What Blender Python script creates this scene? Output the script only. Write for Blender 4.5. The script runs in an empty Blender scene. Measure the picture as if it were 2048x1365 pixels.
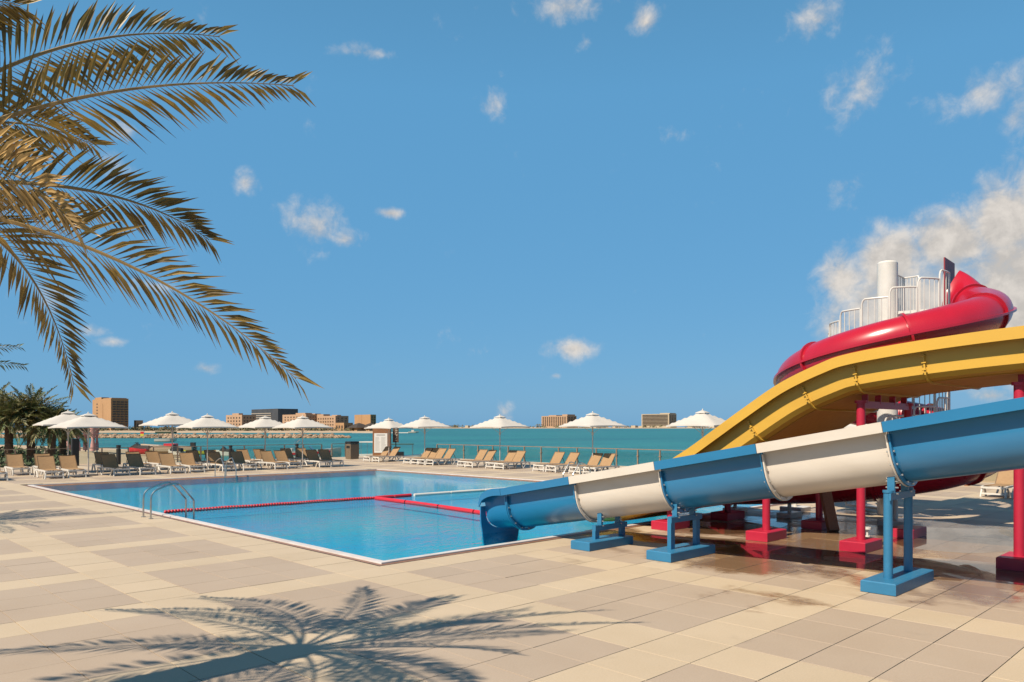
import bpy, math, random
from mathutils import Vector, Matrix
R = math.radians
random.seed(7)
sc = bpy.context.scene
C = sc.collection

# ---------------------------------------------------------------- camera
# world axes: x runs along the short side of the pool, y along its long side, z up, deck at z = 0
CAM_H, FOC, HORIZON = 2.1, 1523.7, 855.0
RT = Vector((0.7145, -0.69964)); FW = Vector((0.69964, 0.7145))
cam = bpy.data.cameras.new('camera'); camo = bpy.data.objects.new('camera', cam); C.objects.link(camo)
camo.location = (0, 0, CAM_H); camo.rotation_euler = (R(90), 0, -math.atan2(FW.x, FW.y))
cam.sensor_width = 36; cam.lens = 36 * FOC / 2048; cam.shift_y = (HORIZON - 682.5) / 2048
cam.clip_start = 0.05; cam.clip_end = 60000
sc.camera = camo

# ---------------------------------------------------------------- light
SUN_EL = 48.0
sun = bpy.data.lights.new('sun', 'SUN'); sun.energy = 5.0; sun.angle = R(0.53); sun.color = (1.0, 0.885, 0.72)
suno = bpy.data.objects.new('sun', sun); C.objects.link(suno)
to_sun = Vector((-math.cos(R(SUN_EL)), 0.0, math.sin(R(SUN_EL))))
suno.rotation_euler = to_sun.to_track_quat('Z', 'Y').to_euler(); suno.location = to_sun * 60
sc.view_settings.view_transform = 'Standard'; sc.view_settings.look = 'None'
sc.view_settings.exposure = 0.68; sc.view_settings.gamma = 1.0; sc.view_settings.use_curve_mapping = False
sc.cycles.use_denoising = True
sc.cycles.max_bounces = 8; sc.cycles.transparent_max_bounces = 24
sc.cycles.sample_clamp_indirect = 6.0

def at(px, py, dist):
    """world point seen in a 2048 px wide photograph at px, py, dist metres in front of the camera"""
    x = (px - 1024) / FOC * dist
    return Vector((x * RT.x + dist * FW.x, x * RT.y + dist * FW.y, CAM_H - (py - HORIZON) * dist / FOC))
def ground(px, py, z=0.0):
    return at(px, py, (CAM_H - z) * FOC / (py - HORIZON))

# ---------------------------------------------------------------- world: sky with drifting clouds
world = bpy.data.worlds.new('World'); sc.world = world; world.use_nodes = True
nt = world.node_tree; nt.nodes.clear()
def N(t, **k):
    n = nt.nodes.new(t)
    for a, b in k.items(): setattr(n, a, b)
    return n
def LK(a, b): nt.links.new(a, b)
def vmath(op, a, b=None):
    n = N('ShaderNodeVectorMath', operation=op)
    for i, v in enumerate((a, b)):
        if v is None: continue
        if hasattr(v, 'is_output'): LK(v, n.inputs[i])
        else: n.inputs[i].default_value = v
    return n.outputs['Value'] if op in ('DOT_PRODUCT', 'LENGTH') else n.outputs[0]
def fmath(op, a, b=0.0, clamp=False):
    n = N('ShaderNodeMath', operation=op); n.use_clamp = clamp
    for i, v in enumerate((a, b)):
        if hasattr(v, 'is_output'): LK(v, n.inputs[i])
        else: n.inputs[i].default_value = v
    return n.outputs[0]
sky = N('ShaderNodeTexSky'); sky.sky_type = 'NISHITA'; sky.sun_disc = False
sky.sun_elevation = R(SUN_EL); sky.sun_rotation = R(-90)
sky.air_density = 1.0; sky.dust_density = 0.6; sky.ozone_density = 2.2; sky.altitude = 0
SKY_STRENGTH = 0.12; EXP = 2 ** -sc.view_settings.exposure
hs = N('ShaderNodeMixRGB'); hs.inputs[0].default_value = 0.84      # clear maritime blue over the atmospheric gradient
LK(sky.outputs[0], hs.inputs[1])
tcw = N('ShaderNodeTexCoord'); D = vmath('NORMALIZE', tcw.outputs['Generated'])
zup = N('ShaderNodeSeparateXYZ'); LK(D, zup.inputs[0])
zr_ = N('ShaderNodeMapRange'); LK(zup.outputs[2], zr_.inputs[0]); zr_.inputs[1].default_value = .40; zr_.inputs[2].default_value = 1.0; zr_.inputs[3].default_value = 1.0; zr_.inputs[4].default_value = .25
blue_ = N('ShaderNodeMixRGB', blend_type='MULTIPLY'); blue_.inputs[0].default_value = 1     # a clear sky deepens towards the zenith
blue_.inputs[1].default_value = (.108 / SKY_STRENGTH, .358 / SKY_STRENGTH, .640 / SKY_STRENGTH, 1); LK(zr_.outputs[0], blue_.inputs[2]); LK(blue_.outputs[0], hs.inputs[2])
def cloud_noise(vec, scale, detail=7.0, rough=0.58, dist=0.35):
    n = N('ShaderNodeTexNoise'); n.inputs['Scale'].default_value = scale; n.inputs['Detail'].default_value = detail
    n.inputs['Roughness'].default_value = rough; n.inputs['Distortion'].default_value = dist
    LK(vec, n.inputs['Vector']); return n.outputs['Fac']
# clouds: (bearing and height as photograph pixels, half sizes, peak density)
CLOUDS = [(1140, 12, 130, 55, .75), (1290, 45, 62, 48, .75), (1172, 85, 45, 42, .55), (640, 455, 105, 85, .62), (690, 480, 70, 40, .8),
          (780, 427, 60, 18, .85), (975, 213, 45, 45, .62), (1145, 697, 95, 36, .9), (410, 738, 50, 24, .75), (180, 660, 60, 24, .62),
          (225, 684, 50, 18, .62), (1690, 378, 75, 60, .62), (1010, 824, 36, 36, .75), (300, 572, 80, 26, .56), (1640, 40, 110, 70, .56),
          (1725, 170, 90, 110, .56), (1960, 190, 150, 70, .56), (2030, 235, 70, 70, .55), (720, 105, 130, 26, .56), (490, 365, 42, 40, .58),
          (115, 585, 70, 50, .56), (1112, 752, 24, 12, .7), (1985, 792, 80, 30, .85), (255, 262, 42, 30, .58), (225, 335, 60, 40, .58),
          (1350, 268, 50, 30, .52), (1690, 555, 100, 110, 1.2), (1665, 650, 75, 120, .9), (1790, 525, 130, 125, 1.6), (1900, 480, 150, 120, 1.6),
          (2010, 440, 140, 130, 1.6), (2120, 390, 170, 150, 1.6), (1850, 640, 240, 190, 2.0), (2060, 610, 240, 230, 2.2), (2230, 530, 260, 240, 2.0)]
m = None
for (px, py, rx, ry, s) in CLOUDS:
    c = (at(px, py, 1.0) - Vector((0, 0, CAM_H)))
    k = c.length; c = c / k
    side = c.cross(Vector((0, 0, 1))).normalized(); upv = side.cross(c)
    f = FOC * k
    q = vmath('SUBTRACT', D, tuple(c))
    u = vmath('DOT_PRODUCT', q, tuple(side * (f / rx))); v = vmath('DOT_PRODUCT', q, tuple(upv * (f / ry)))
    cb = N('ShaderNodeCombineXYZ'); LK(u, cb.inputs[0]); LK(v, cb.inputs[1])
    ln = vmath('LENGTH', cb.outputs[0])
    mi = fmath('SUBTRACT', s, fmath('MULTIPLY', ln, (s + .3)))
    m = mi if m is None else fmath('MAXIMUM', m, mi)
m = fmath('MAXIMUM', m, -0.34)
def two(vec): return fmath('ADD', fmath('MULTIPLY', cloud_noise(vec, 13.0, 9.0, .60, .1), .55), fmath('MULTIPLY', cloud_noise(vec, 38.0, 7.0, .62, .3), .45))
big = two(D)
offs = vmath('ADD', D, tuple(Vector((-0.010, -0.003, 0.013))))
big2 = two(offs)
x = fmath('ADD', fmath('MULTIPLY', m, 1.0), fmath('MULTIPLY', fmath('SUBTRACT', big, 0.50), 3.6))
mr = N('ShaderNodeMapRange'); mr.interpolation_type = 'SMOOTHSTEP'
LK(x, mr.inputs[0]); mr.inputs[1].default_value = -0.02; mr.inputs[2].default_value = 1.25
dens = fmath('MULTIPLY', mr.outputs[0], 0.90)
lit = fmath('ADD', 0.55, fmath('MULTIPLY', fmath('SUBTRACT', big, big2), 4.5), True)
thick = N('ShaderNodeMapRange'); LK(m, thick.inputs[0]); thick.inputs[1].default_value = 0.35; thick.inputs[2].default_value = 1.0
lit2 = fmath('SUBTRACT', lit, fmath('MULTIPLY', thick.outputs[0], 0.22), True)
ccol = N('ShaderNodeMixRGB'); ccol.inputs[1].default_value = (0.60, 0.54, 0.475, 1); ccol.inputs[2].default_value = (0.86, 0.775, 0.68, 1)
LK(lit2, ccol.inputs[0])
cscale = N('ShaderNodeMixRGB', blend_type='MULTIPLY'); cscale.inputs[0].default_value = 1.0
cscale.inputs[2].default_value = (1 / SKY_STRENGTH,) * 3 + (1,)
LK(ccol.outputs[0], cscale.inputs[1])
mix = N('ShaderNodeMixRGB'); LK(dens, mix.inputs[0]); LK(hs.outputs[0], mix.inputs[1]); LK(cscale.outputs[0], mix.inputs[2])
bg = N('ShaderNodeBackground'); bg.inputs['Strength'].default_value = SKY_STRENGTH * EXP
LK(mix.outputs[0], bg.inputs['Color'])
wo = N('ShaderNodeOutputWorld'); LK(bg.outputs[0], wo.inputs['Surface'])

# ---------------------------------------------------------------- materials
MATS = {}
ALB = 0.665           # scales non-metal base colours down so shade deepens under the raised exposure
def mat(name, col, rough=0.5, metal=0.0, col2=None, vscale=4.0, bump=0.0, bscale=30.0, island=0.0, spec=0.5, coat=0.0,
        stretch=(1, 1, 1), world_pos=False, trans=0.0, rvar=0.0, detail=5.0):
    if name in MATS: return MATS[name]
    if metal < .3: col = [v * ALB for v in col]; col2 = [v * ALB for v in col2] if col2 else None
    mt = bpy.data.materials.new(name); mt.use_nodes = True; t = mt.node_tree
    b = t.nodes['Principled BSDF']; b.inputs['Roughness'].default_value = rough; b.inputs['Metallic'].default_value = metal
    b.inputs['Specular IOR Level'].default_value = spec; b.inputs['Coat Weight'].default_value = coat
    b.inputs['Coat Roughness'].default_value = 0.08
    c4 = tuple(col) + (1,); b.inputs['Base Color'].default_value = c4
    def new(k): return t.nodes.new(k)
    if world_pos: vec = new('ShaderNodeNewGeometry').outputs['Position']
    else: vec = new('ShaderNodeTexCoord').outputs['Object']
    mp = new('ShaderNodeMapping'); mp.inputs['Scale'].default_value = stretch; t.links.new(vec, mp.inputs[0]); vec = mp.outputs[0]
    out = None
    if col2 is not None:
        n = new('ShaderNodeTexNoise'); n.inputs['Scale'].default_value = vscale; n.inputs['Detail'].default_value = detail
        n.inputs['Roughness'].default_value = 0.6
        t.links.new(vec, n.inputs['Vector'])
        r = new('ShaderNodeMapRange'); r.inputs[1].default_value = 0.35; r.inputs[2].default_value = 0.65; t.links.new(n.outputs['Fac'], r.inputs[0])
        mx = new('ShaderNodeMixRGB'); mx.inputs[1].default_value = c4; mx.inputs[2].default_value = tuple(col2) + (1,)
        t.links.new(r.outputs[0], mx.inputs[0]); out = mx.outputs[0]
        if rvar:
            rr = new('ShaderNodeMapRange'); rr.inputs[3].default_value = max(rough - rvar, 0.02); rr.inputs[4].default_value = rough + rvar
            t.links.new(n.outputs['Fac'], rr.inputs[0]); t.links.new(rr.outputs[0], b.inputs['Roughness'])
    if island:
        g = new('ShaderNodeNewGeometry'); r = new('ShaderNodeMapRange'); r.inputs[3].default_value = 1 - island; r.inputs[4].default_value = 1 + island
        t.links.new(g.outputs['Random Per Island'], r.inputs[0])
        mu = new('ShaderNodeMixRGB'); mu.blend_type = 'MULTIPLY'; mu.inputs[0].default_value = 1; mu.inputs[1].default_value = c4
        if out: t.links.new(out, mu.inputs[1])
        t.links.new(r.outputs[0], mu.inputs[2]); out = mu.outputs[0]
    if out: t.links.new(out, b.inputs['Base Color'])
    if bump:
        n = new('ShaderNodeTexNoise'); n.inputs['Scale'].default_value = bscale; n.inputs['Detail'].default_value = 4; t.links.new(vec, n.inputs['Vector'])
        bp = new('ShaderNodeBump'); bp.inputs['Strength'].default_value = bump; bp.inputs['Distance'].default_value = 0.02
        t.links.new(n.outputs['Fac'], bp.inputs['Height']); t.links.new(bp.outputs[0], b.inputs['Normal'])
    if trans:
        tr = new('ShaderNodeBsdfTranslucent'); ms = new('ShaderNodeMixShader'); ms.inputs[0].default_value = trans
        if out: t.links.new(out, tr.inputs['Color'])
        else: tr.inputs['Color'].default_value = c4
        t.links.new(b.outputs[0], ms.inputs[1]); t.links.new(tr.outputs[0], ms.inputs[2])
        t.links.new(ms.outputs[0], t.nodes['Material Output'].inputs['Surface'])
    MATS[name] = mt
    return mt

def clear_mat(name, tint, rough, bump_scales, strength, ior=1.33, dist=0.05):
    """clear sheet: passes light straight through with a tint, mirrors by its Fresnel reflectance"""
    mt = bpy.data.materials.new(name); mt.use_nodes = True; t = mt.node_tree; t.nodes.clear()
    o = t.nodes.new('ShaderNodeOutputMaterial'); ms = t.nodes.new('ShaderNodeMixShader')
    tr = t.nodes.new('ShaderNodeBsdfTransparent'); tr.inputs[0].default_value = tuple(tint) + (1,)
    gl = t.nodes.new('ShaderNodeBsdfGlossy'); gl.inputs['Roughness'].default_value = rough
    fr = t.nodes.new('ShaderNodeFresnel'); fr.inputs['IOR'].default_value = ior
    gb = t.nodes.new('ShaderNodeNewGeometry'); fm = t.nodes.new('ShaderNodeMath'); fm.operation = 'MULTIPLY'; inv = t.nodes.new('ShaderNodeMath'); inv.operation = 'SUBTRACT'; inv.inputs[0].default_value = 1.0
    t.links.new(gb.outputs['Backfacing'], inv.inputs[1]); t.links.new(fr.outputs[0], fm.inputs[0]); t.links.new(inv.outputs[0], fm.inputs[1])
    t.links.new(fm.outputs[0], ms.inputs[0]); t.links.new(tr.outputs[0], ms.inputs[1]); t.links.new(gl.outputs[0], ms.inputs[2])
    t.links.new(ms.outputs[0], o.inputs['Surface'])
    if bump_scales:
        g = t.nodes.new('ShaderNodeNewGeometry'); last = None
        for sx, sy, w in bump_scales:
            mp = t.nodes.new('ShaderNodeMapping'); mp.inputs['Scale'].default_value = (sx, sy, 1); mp.inputs['Rotation'].default_value = (0, 0, R(44))
            t.links.new(g.outputs['Position'], mp.inputs[0])
            n = t.nodes.new('ShaderNodeTexNoise'); n.inputs['Scale'].default_value = 1; n.inputs['Detail'].default_value = 3; n.inputs['Distortion'].default_value = 0.6
            t.links.new(mp.outputs[0], n.inputs['Vector'])
            mu = t.nodes.new('ShaderNodeMath'); mu.operation = 'MULTIPLY'; mu.inputs[1].default_value = w; t.links.new(n.outputs['Fac'], mu.inputs[0])
            if last:
                ad = t.nodes.new('ShaderNodeMath'); t.links.new(last, ad.inputs[0]); t.links.new(mu.outputs[0], ad.inputs[1]); last = ad.outputs[0]
            else: last = mu.outputs[0]
        bp = t.nodes.new('ShaderNodeBump'); bp.inputs['Strength'].default_value = strength; bp.inputs['Distance'].default_value = dist
        t.links.new(last, bp.inputs['Height'])
        t.links.new(bp.outputs[0], gl.inputs['Normal']); t.links.new(bp.outputs[0], fr.inputs['Normal'])
    MATS[name] = mt
    return mt

def deck_mat(name, col, col2):
    """stone slab: per-slab shade, blotches, and damp gloss around the foot of the slides"""
    col = [v * ALB for v in col]; col2 = [v * ALB for v in col2]
    mt = bpy.data.materials.new(name); mt.use_nodes = True; t = mt.node_tree; b = t.nodes['Principled BSDF']
    new = t.nodes.new; L = t.links.new
    g = new('ShaderNodeNewGeometry'); P = g.outputs['Position']
    def noise(scale, detail, stretch=(1, 1, 1)):
        mp = new('ShaderNodeMapping'); mp.inputs['Scale'].default_value = stretch; L(P, mp.inputs[0])
        n = new('ShaderNodeTexNoise'); n.inputs['Scale'].default_value = scale; n.inputs['Detail'].default_value = detail; n.inputs['Roughness'].default_value = .62
        L(mp.outputs[0], n.inputs['Vector']); return n.outputs['Fac']
    def rng(v, a, b_, c, d, smooth=False):
        r = new('ShaderNodeMapRange'); L(v, r.inputs[0])
        for i, k in enumerate((a, b_, c, d)): r.inputs[i + 1].default_value = k
        if smooth: r.interpolation_type = 'SMOOTHSTEP'
        return r.outputs[0]
    def mul(a, f):
        k = new('ShaderNodeMixRGB'); k.blend_type = 'MULTIPLY'; k.inputs[0].default_value = 1; L(a, k.inputs[1]); L(f, k.inputs[2]); return k.outputs[0]
    mx = new('ShaderNodeMixRGB'); mx.inputs[1].default_value = tuple(col) + (1,); mx.inputs[2].default_value = tuple(col2) + (1,)
    L(rng(noise(.55, 6), .38, .64, 0, 1), mx.inputs[0])
    c = mul(mx.outputs[0], rng(g.outputs['Random Per Island'], 0, 1, .96, 1.03))
    oi = new('ShaderNodeObjectInfo'); c = mul(c, rng(oi.outputs['Random'], 0, 1, .965, 1.025))
    c = mul(c, rng(noise(60, 3), .3, .7, .93, 1.06))
    stain = rng(noise(1.7, 7), .62, .78, 1.0, .88, True); c = mul(c, stain)
    # damp ground where bathers and slide water pass; dark tint also adds slide shade
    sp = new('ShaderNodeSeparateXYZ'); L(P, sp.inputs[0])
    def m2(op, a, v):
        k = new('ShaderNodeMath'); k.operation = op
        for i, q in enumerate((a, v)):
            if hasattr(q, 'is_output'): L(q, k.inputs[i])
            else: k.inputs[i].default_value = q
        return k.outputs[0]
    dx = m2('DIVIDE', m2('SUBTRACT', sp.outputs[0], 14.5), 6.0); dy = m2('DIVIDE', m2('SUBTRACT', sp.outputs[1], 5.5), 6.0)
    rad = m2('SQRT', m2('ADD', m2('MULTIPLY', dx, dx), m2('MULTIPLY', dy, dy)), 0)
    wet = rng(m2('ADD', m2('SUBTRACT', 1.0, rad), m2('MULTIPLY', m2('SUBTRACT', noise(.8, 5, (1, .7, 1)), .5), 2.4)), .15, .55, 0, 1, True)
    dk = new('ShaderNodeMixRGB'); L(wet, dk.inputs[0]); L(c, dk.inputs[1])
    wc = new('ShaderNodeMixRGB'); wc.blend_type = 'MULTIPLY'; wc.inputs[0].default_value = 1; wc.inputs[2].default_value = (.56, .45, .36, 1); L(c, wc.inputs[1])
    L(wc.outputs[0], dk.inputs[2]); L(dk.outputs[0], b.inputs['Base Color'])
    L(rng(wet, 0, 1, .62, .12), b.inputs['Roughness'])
    bp = new('ShaderNodeBump'); bp.inputs['Strength'].default_value = .12; bp.inputs['Distance'].default_value = .01
    L(noise(90, 3), bp.inputs['Height']); L(bp.outputs[0], b.inputs['Normal'])
    MATS[name] = mt
    return mt

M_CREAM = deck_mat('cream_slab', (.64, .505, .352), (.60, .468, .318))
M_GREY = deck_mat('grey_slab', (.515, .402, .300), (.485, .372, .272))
M_GROUT = mat('deck_bed', (.22, .16, .11), .9, col2=(.16, .12, .08), world_pos=True)
M_BROWN = mat('brown_pool_tile', (.36, .175, .09), .4, col2=(.27, .13, .07), vscale=6, world_pos=True)
M_STRIP = mat('white_grating', (.78, .72, .70), .5, col2=(.66, .60, .57), vscale=3, world_pos=True)
M_POOLTILE = mat('blue_pool_tile', (.011, .50, .59), .4, col2=(.008, .38, .66), vscale=.22, world_pos=True)
M_WATER = clear_mat('pool_water', (.55, .93, .98), .03, [(1.1, 3.4, .5), (3.2, 9.5, .34), (7, 16, .30)], .60, 1.13, .05)
M_PUDDLE = clear_mat('puddle_water', (.86, .82, .76), .01, [(1.5, 1.5, .5)], .05, 1.33, .01)
M_GLASS = clear_mat('balustrade_glass', (.90, .94, .92), .01, None, 0, 1.45)
M_STEEL = mat('brushed_steel', (.55, .53, .50), .28, 1.0, col2=(.42, .40, .37), vscale=8)
M_BLUE = mat('blue_gelcoat', (.026, .205, .42), .30, col2=(.022, .185, .385), vscale=2.2, coat=.25, stretch=(1, .35, 1.5), rvar=.08)
M_WHITE = mat('white_gelcoat', (.76, .69, .61), .32, col2=(.69, .615, .53), vscale=2.2, coat=.2, stretch=(1, .35, 1.5), rvar=.08)
M_BLUEP = mat('blue_paint', (.032, .21, .40), .45, col2=(.028, .19, .36), vscale=5, bump=.15, bscale=25)
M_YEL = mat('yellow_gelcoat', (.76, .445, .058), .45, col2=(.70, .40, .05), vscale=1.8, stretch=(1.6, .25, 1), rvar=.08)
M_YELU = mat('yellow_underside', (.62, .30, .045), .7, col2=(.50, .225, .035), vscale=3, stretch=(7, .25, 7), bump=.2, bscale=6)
M_RED = mat('red_gelcoat', (.52, .012, .034), .28, col2=(.47, .011, .031), vscale=2, coat=.25, rvar=.06)
M_REDP = mat('red_paint', (.56, .018, .055), .42, col2=(.50, .016, .05), vscale=5, bump=.1)
M_WPAINT = mat('white_steel_paint', (.80, .76, .72), .4, col2=(.72, .68, .63), vscale=3)
M_PLASTIC = mat('white_resin', (.80, .75, .68), .45, col2=(.74, .69, .62), vscale=6)
M_SLING = mat('tan_sling', (.46, .285, .14), .75, col2=(.41, .245, .12), vscale=14, bump=.2, bscale=120, trans=.12)
M_CANVAS = mat('cream_canvas', (.71, .665, .615), .85, col2=(.67, .625, .57), vscale=1.6, bump=.15, bscale=40, trans=.10)
M_POLE = mat('parasol_pole', (.50, .43, .37), .4, .4)
M_STONE = mat('grey_ballast', (.28, .26, .24), .8, col2=(.22, .2, .18), vscale=8)
M_BLACK = mat('black_metal', (.012, .012, .012), .45, col2=(.02, .018, .016))
M_BRONZE = mat('bronze_rail', (.36, .25, .17), .45, .5, col2=(.27, .19, .13))
M_BOLT = mat('zinc_bolt', (.62, .60, .57), .35, .9)
M_WOOD = mat('weathered_timber', (.34, .145, .07), .7, col2=(.25, .10, .05), vscale=6, stretch=(8, 8, .6), bump=.3)
M_SIGNBR = mat('brown_signboard', (.30, .125, .045), .55, col2=(.25, .10, .035))
M_PAPER = mat('white_panel', (.82, .79, .74), .5)
M_INK = mat('printed_ink', (.20, .19, .18), .7)
M_REDROPE = mat('red_float', (.66, .022, .035), .35)
M_WHROPE = mat('white_float', (.78, .74, .68), .35)
M_SAND = mat('sand', (.56, .41, .27), .95, col2=(.48, .35, .23), vscale=.5, bump=.3, bscale=6, world_pos=True)
M_ROCK = mat('breakwater_rock', (.42, .29, .19), .9, col2=(.30, .20, .125), vscale=1.2, island=.35, bump=.5, bscale=4, world_pos=True)
M_FROND = mat('dry_palm_leaf', (.44, .28, .07), .45, col2=(.22, .155, .042), vscale=2.2, island=.55, trans=.28)
M_STRAW = mat('straw_palm_leaf', (.68, .44, .17), .5, col2=(.50, .31, .10), vscale=3, island=.35, trans=.25)
M_FRONDG = mat('green_palm_leaf', (.10, .15, .04), .55, col2=(.23, .19, .07), vscale=1.2, island=.5, trans=.2)
M_RACHIS = mat('palm_rachis', (.40, .26, .10), .55, col2=(.30, .19, .07), vscale=5)
M_BARK = mat('palm_bark', (.17, .105, .065), .95, col2=(.09, .055, .035), vscale=7, bump=.9, bscale=14)
M_BUSH = mat('shore_leaf', (.085, .085, .035), .8, col2=(.16, .12, .05), vscale=.2, island=.4, world_pos=True)
M_HEDGE = mat('hedge_leaf', (.055, .085, .022), .7, island=.4)

def sea_mat():
    mt = bpy.data.materials.new('sea_water'); mt.use_nodes = True; t = mt.node_tree; b = t.nodes['Principled BSDF']
    new = t.nodes.new; L = t.links.new
    b.inputs['Roughness'].default_value = .32; b.inputs['IOR'].default_value = 1.33; b.inputs['Specular IOR Level'].default_value = .28
    g = new('ShaderNodeNewGeometry')
    def noise(sx, sy, detail):
        mp = new('ShaderNodeMapping'); mp.inputs['Rotation'].default_value = (0, 0, R(44)); mp.inputs['Scale'].default_value = (sx, sy, 1); L(g.outputs['Position'], mp.inputs[0])
        n = new('ShaderNodeTexNoise'); n.inputs['Scale'].default_value = 1; n.inputs['Detail'].default_value = detail; L(mp.outputs[0], n.inputs['Vector']); return n.outputs['Fac']
    r = new('ShaderNodeMapRange'); r.inputs[1].default_value = .35; r.inputs[2].default_value = .66; L(noise(.012, .05, 6), r.inputs[0])
    mx = new('ShaderNodeMixRGB'); mx.inputs[1].default_value = (.014, .099, .105, 1); mx.inputs[2].default_value = (.021, .142, .136, 1); L(r.outputs[0], mx.inputs[0])
    L(mx.outputs[0], b.inputs['Base Color'])
    ad = new('ShaderNodeMath'); L(noise(.35, 1.1, 5), ad.inputs[0]); L(noise(.06, .22, 3), ad.inputs[1])
    bp = new('ShaderNodeBump'); bp.inputs['Strength'].default_value = .9; bp.inputs['Distance'].default_value = .6; L(ad.outputs[0], bp.inputs['Height']); L(bp.outputs[0], b.inputs['Normal'])
    return mt
M_SEA = sea_mat()

# ---------------------------------------------------------------- mesh helpers
class MB:
    def __init__(s): s.v = []; s.f = []
    def add(s, vs, fs):
        o = len(s.v); s.v += [tuple(v) for v in vs]; s.f += [tuple(i + o for i in f) for f in fs]; return s
    def box(s, c, size, rz=0.0):
        cx, cy, cz = c; hx, hy, hz = size[0] / 2, size[1] / 2, size[2] / 2; k, q = math.cos(rz), math.sin(rz); vs = []
        for z in (-hz, hz):
            for x, y in ((-hx, -hy), (hx, -hy), (hx, hy), (-hx, hy)): vs.append((cx + x * k - y * q, cy + x * q + y * k, cz + z))
        return s.add(vs, [(3, 2, 1, 0), (4, 5, 6, 7), (0, 1, 5, 4), (1, 2, 6, 5), (2, 3, 7, 6), (3, 0, 4, 7)])
    def bevel_box(s, c, size, b):
        cx, cy, cz = c; hx, hy, hz = size[0] / 2, size[1] / 2, size[2] / 2; rings = []
        for z, d in ((-hz, 0), (hz - b, 0), (hz, b)):
            rings.append([(cx + x * (hx - d), cy + y * (hy - d), cz + z) for x, y in ((-1, -1), (1, -1), (1, 1), (-1, 1))])
        return s.loft(rings)
    def bar(s, a, b, w, h, up=(0, 0, 1)):
        a, b = Vector(a), Vector(b); d = (b - a).normalized(); u = Vector(up)
        if abs(d.dot(u)) > .98: u = Vector((1, 0, 0))
        sd = d.cross(u).normalized(); u = sd.cross(d)
        r = [[p + sd * (x * w / 2) + u * (y * h / 2) for x, y in ((-1, -1), (1, -1), (1, 1), (-1, 1))] for p in (a, b)]
        return s.loft(r)
    def loft(s, rings, caps=True, closed=True):
        n = len(rings[0]); vs = [v for r in rings for v in r]; fs = []
        for i in range(len(rings) - 1):
            for j in range(n if closed else n - 1):
                k = (j + 1) % n; fs.append((i * n + j, i * n + k, (i + 1) * n + k, (i + 1) * n + j))
        if caps: fs.append(tuple(range(n - 1, -1, -1))); fs.append(tuple((len(rings) - 1) * n + j for j in range(n)))
        return s.add(vs, fs)
    def tube(s, path, r, n=8, caps=True):
        path = [Vector(p) for p in path]; m_ = len(path); rr = r if isinstance(r, (list, tuple)) else [r] * m_
        rings = []; ref = None
        for i, p in enumerate(path):
            d = (path[min(i + 1, m_ - 1)] - path[max(i - 1, 0)]).normalized()
            if ref is None: ref = Vector((0, 0, 1)) if abs(d.z) < .9 else Vector((1, 0, 0))
            ref = (ref - d * ref.dot(d)).normalized(); bi = d.cross(ref)
            rings.append([p + (ref * math.cos(2 * math.pi * j / n) + bi * math.sin(2 * math.pi * j / n)) * rr[i] for j in range(n)])
        return s.loft(rings, caps)
    def cyl(s, a, b, r0, r1=None, n=12): return s.tube([a, b], [r0, r0 if r1 is None else r1], n)
    def build(s, name, m_, parent=None, smooth=0, kind=None):
        me = bpy.data.meshes.new(name); o = bpy.data.objects.new(name, me); C.objects.link(o)
        off = wl(parent)
        me.from_pydata([(v[0] - off.x, v[1] - off.y, v[2] - off.z) for v in s.v], [], s.f); me.update()
        me.materials.append(m_)
        if smooth:
            me.polygons.foreach_set('use_smooth', [True] * len(me.polygons)); me.set_sharp_from_angle(angle=R(smooth))
        o.parent = parent
        if kind: o['kind'] = kind
        return o
def wl(o):
    v = Vector((0, 0, 0))
    while o is not None: v += Vector(o.location); o = o.parent
    return v
def tag(o, label, cat, group=None):
    o['label'] = label; o['category'] = cat
    if group: o['group'] = group
    return o
def thing(name, loc, label, cat, group=None):
    o = bpy.data.objects.new(name, None); C.objects.link(o); o.location = loc; o.empty_display_size = .2
    return tag(o, label, cat, group)
def struct(o): o['kind'] = 'structure'; return o
def copy_tree(o, parent=None):
    c = o.copy(); C.objects.link(c); c.parent = parent
    for ch in list(o.children): copy_tree(ch, c)
    return c
def mesh_obj(name, me, parent, loc):
    o = bpy.data.objects.new(name, me); C.objects.link(o); o.parent = parent; o.location = loc; return o
def offset_shell(cl, t):
    """closed outline of an open polyline given a thickness"""
    cl = [Vector((x, y)) for x, y in cl]; n = len(cl); a = []; b = []
    for i in range(n):
        d0 = (cl[i] - cl[i - 1]).normalized() if i else None
        d1 = (cl[i + 1] - cl[i]).normalized() if i < n - 1 else None
        if d0 is None: d0 = d1
        if d1 is None: d1 = d0
        n0 = Vector((-d0.y, d0.x)); n1 = Vector((-d1.y, d1.x)); nn = (n0 + n1)
        nn = nn / max(nn.length_squared, .4) * 2
        a.append(cl[i] + nn * (t / 2)); b.append(cl[i] - nn * (t / 2))
    return a + b[::-1]
def bez(p0, p1, p2, n):
    return [p0 * (1 - t) ** 2 + p1 * (2 * t * (1 - t)) + p2 * t * t for t in [i / n for i in range(n + 1)]]
def catmull(pts, n):
    out = []; P = [2 * pts[0] - pts[1]] + pts + [2 * pts[-1] - pts[-2]]
    for i in range(1, len(P) - 2):
        for k in range(n):
            t = k / n; a, b, c, d = P[i - 1], P[i], P[i + 1], P[i + 2]
            out.append(.5 * ((2 * b) + (c - a) * t + (2 * a - 5 * b + 4 * c - d) * t * t + (3 * b - a - 3 * c + d) * t ** 3))
    out.append(pts[-1]); return out

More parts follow.
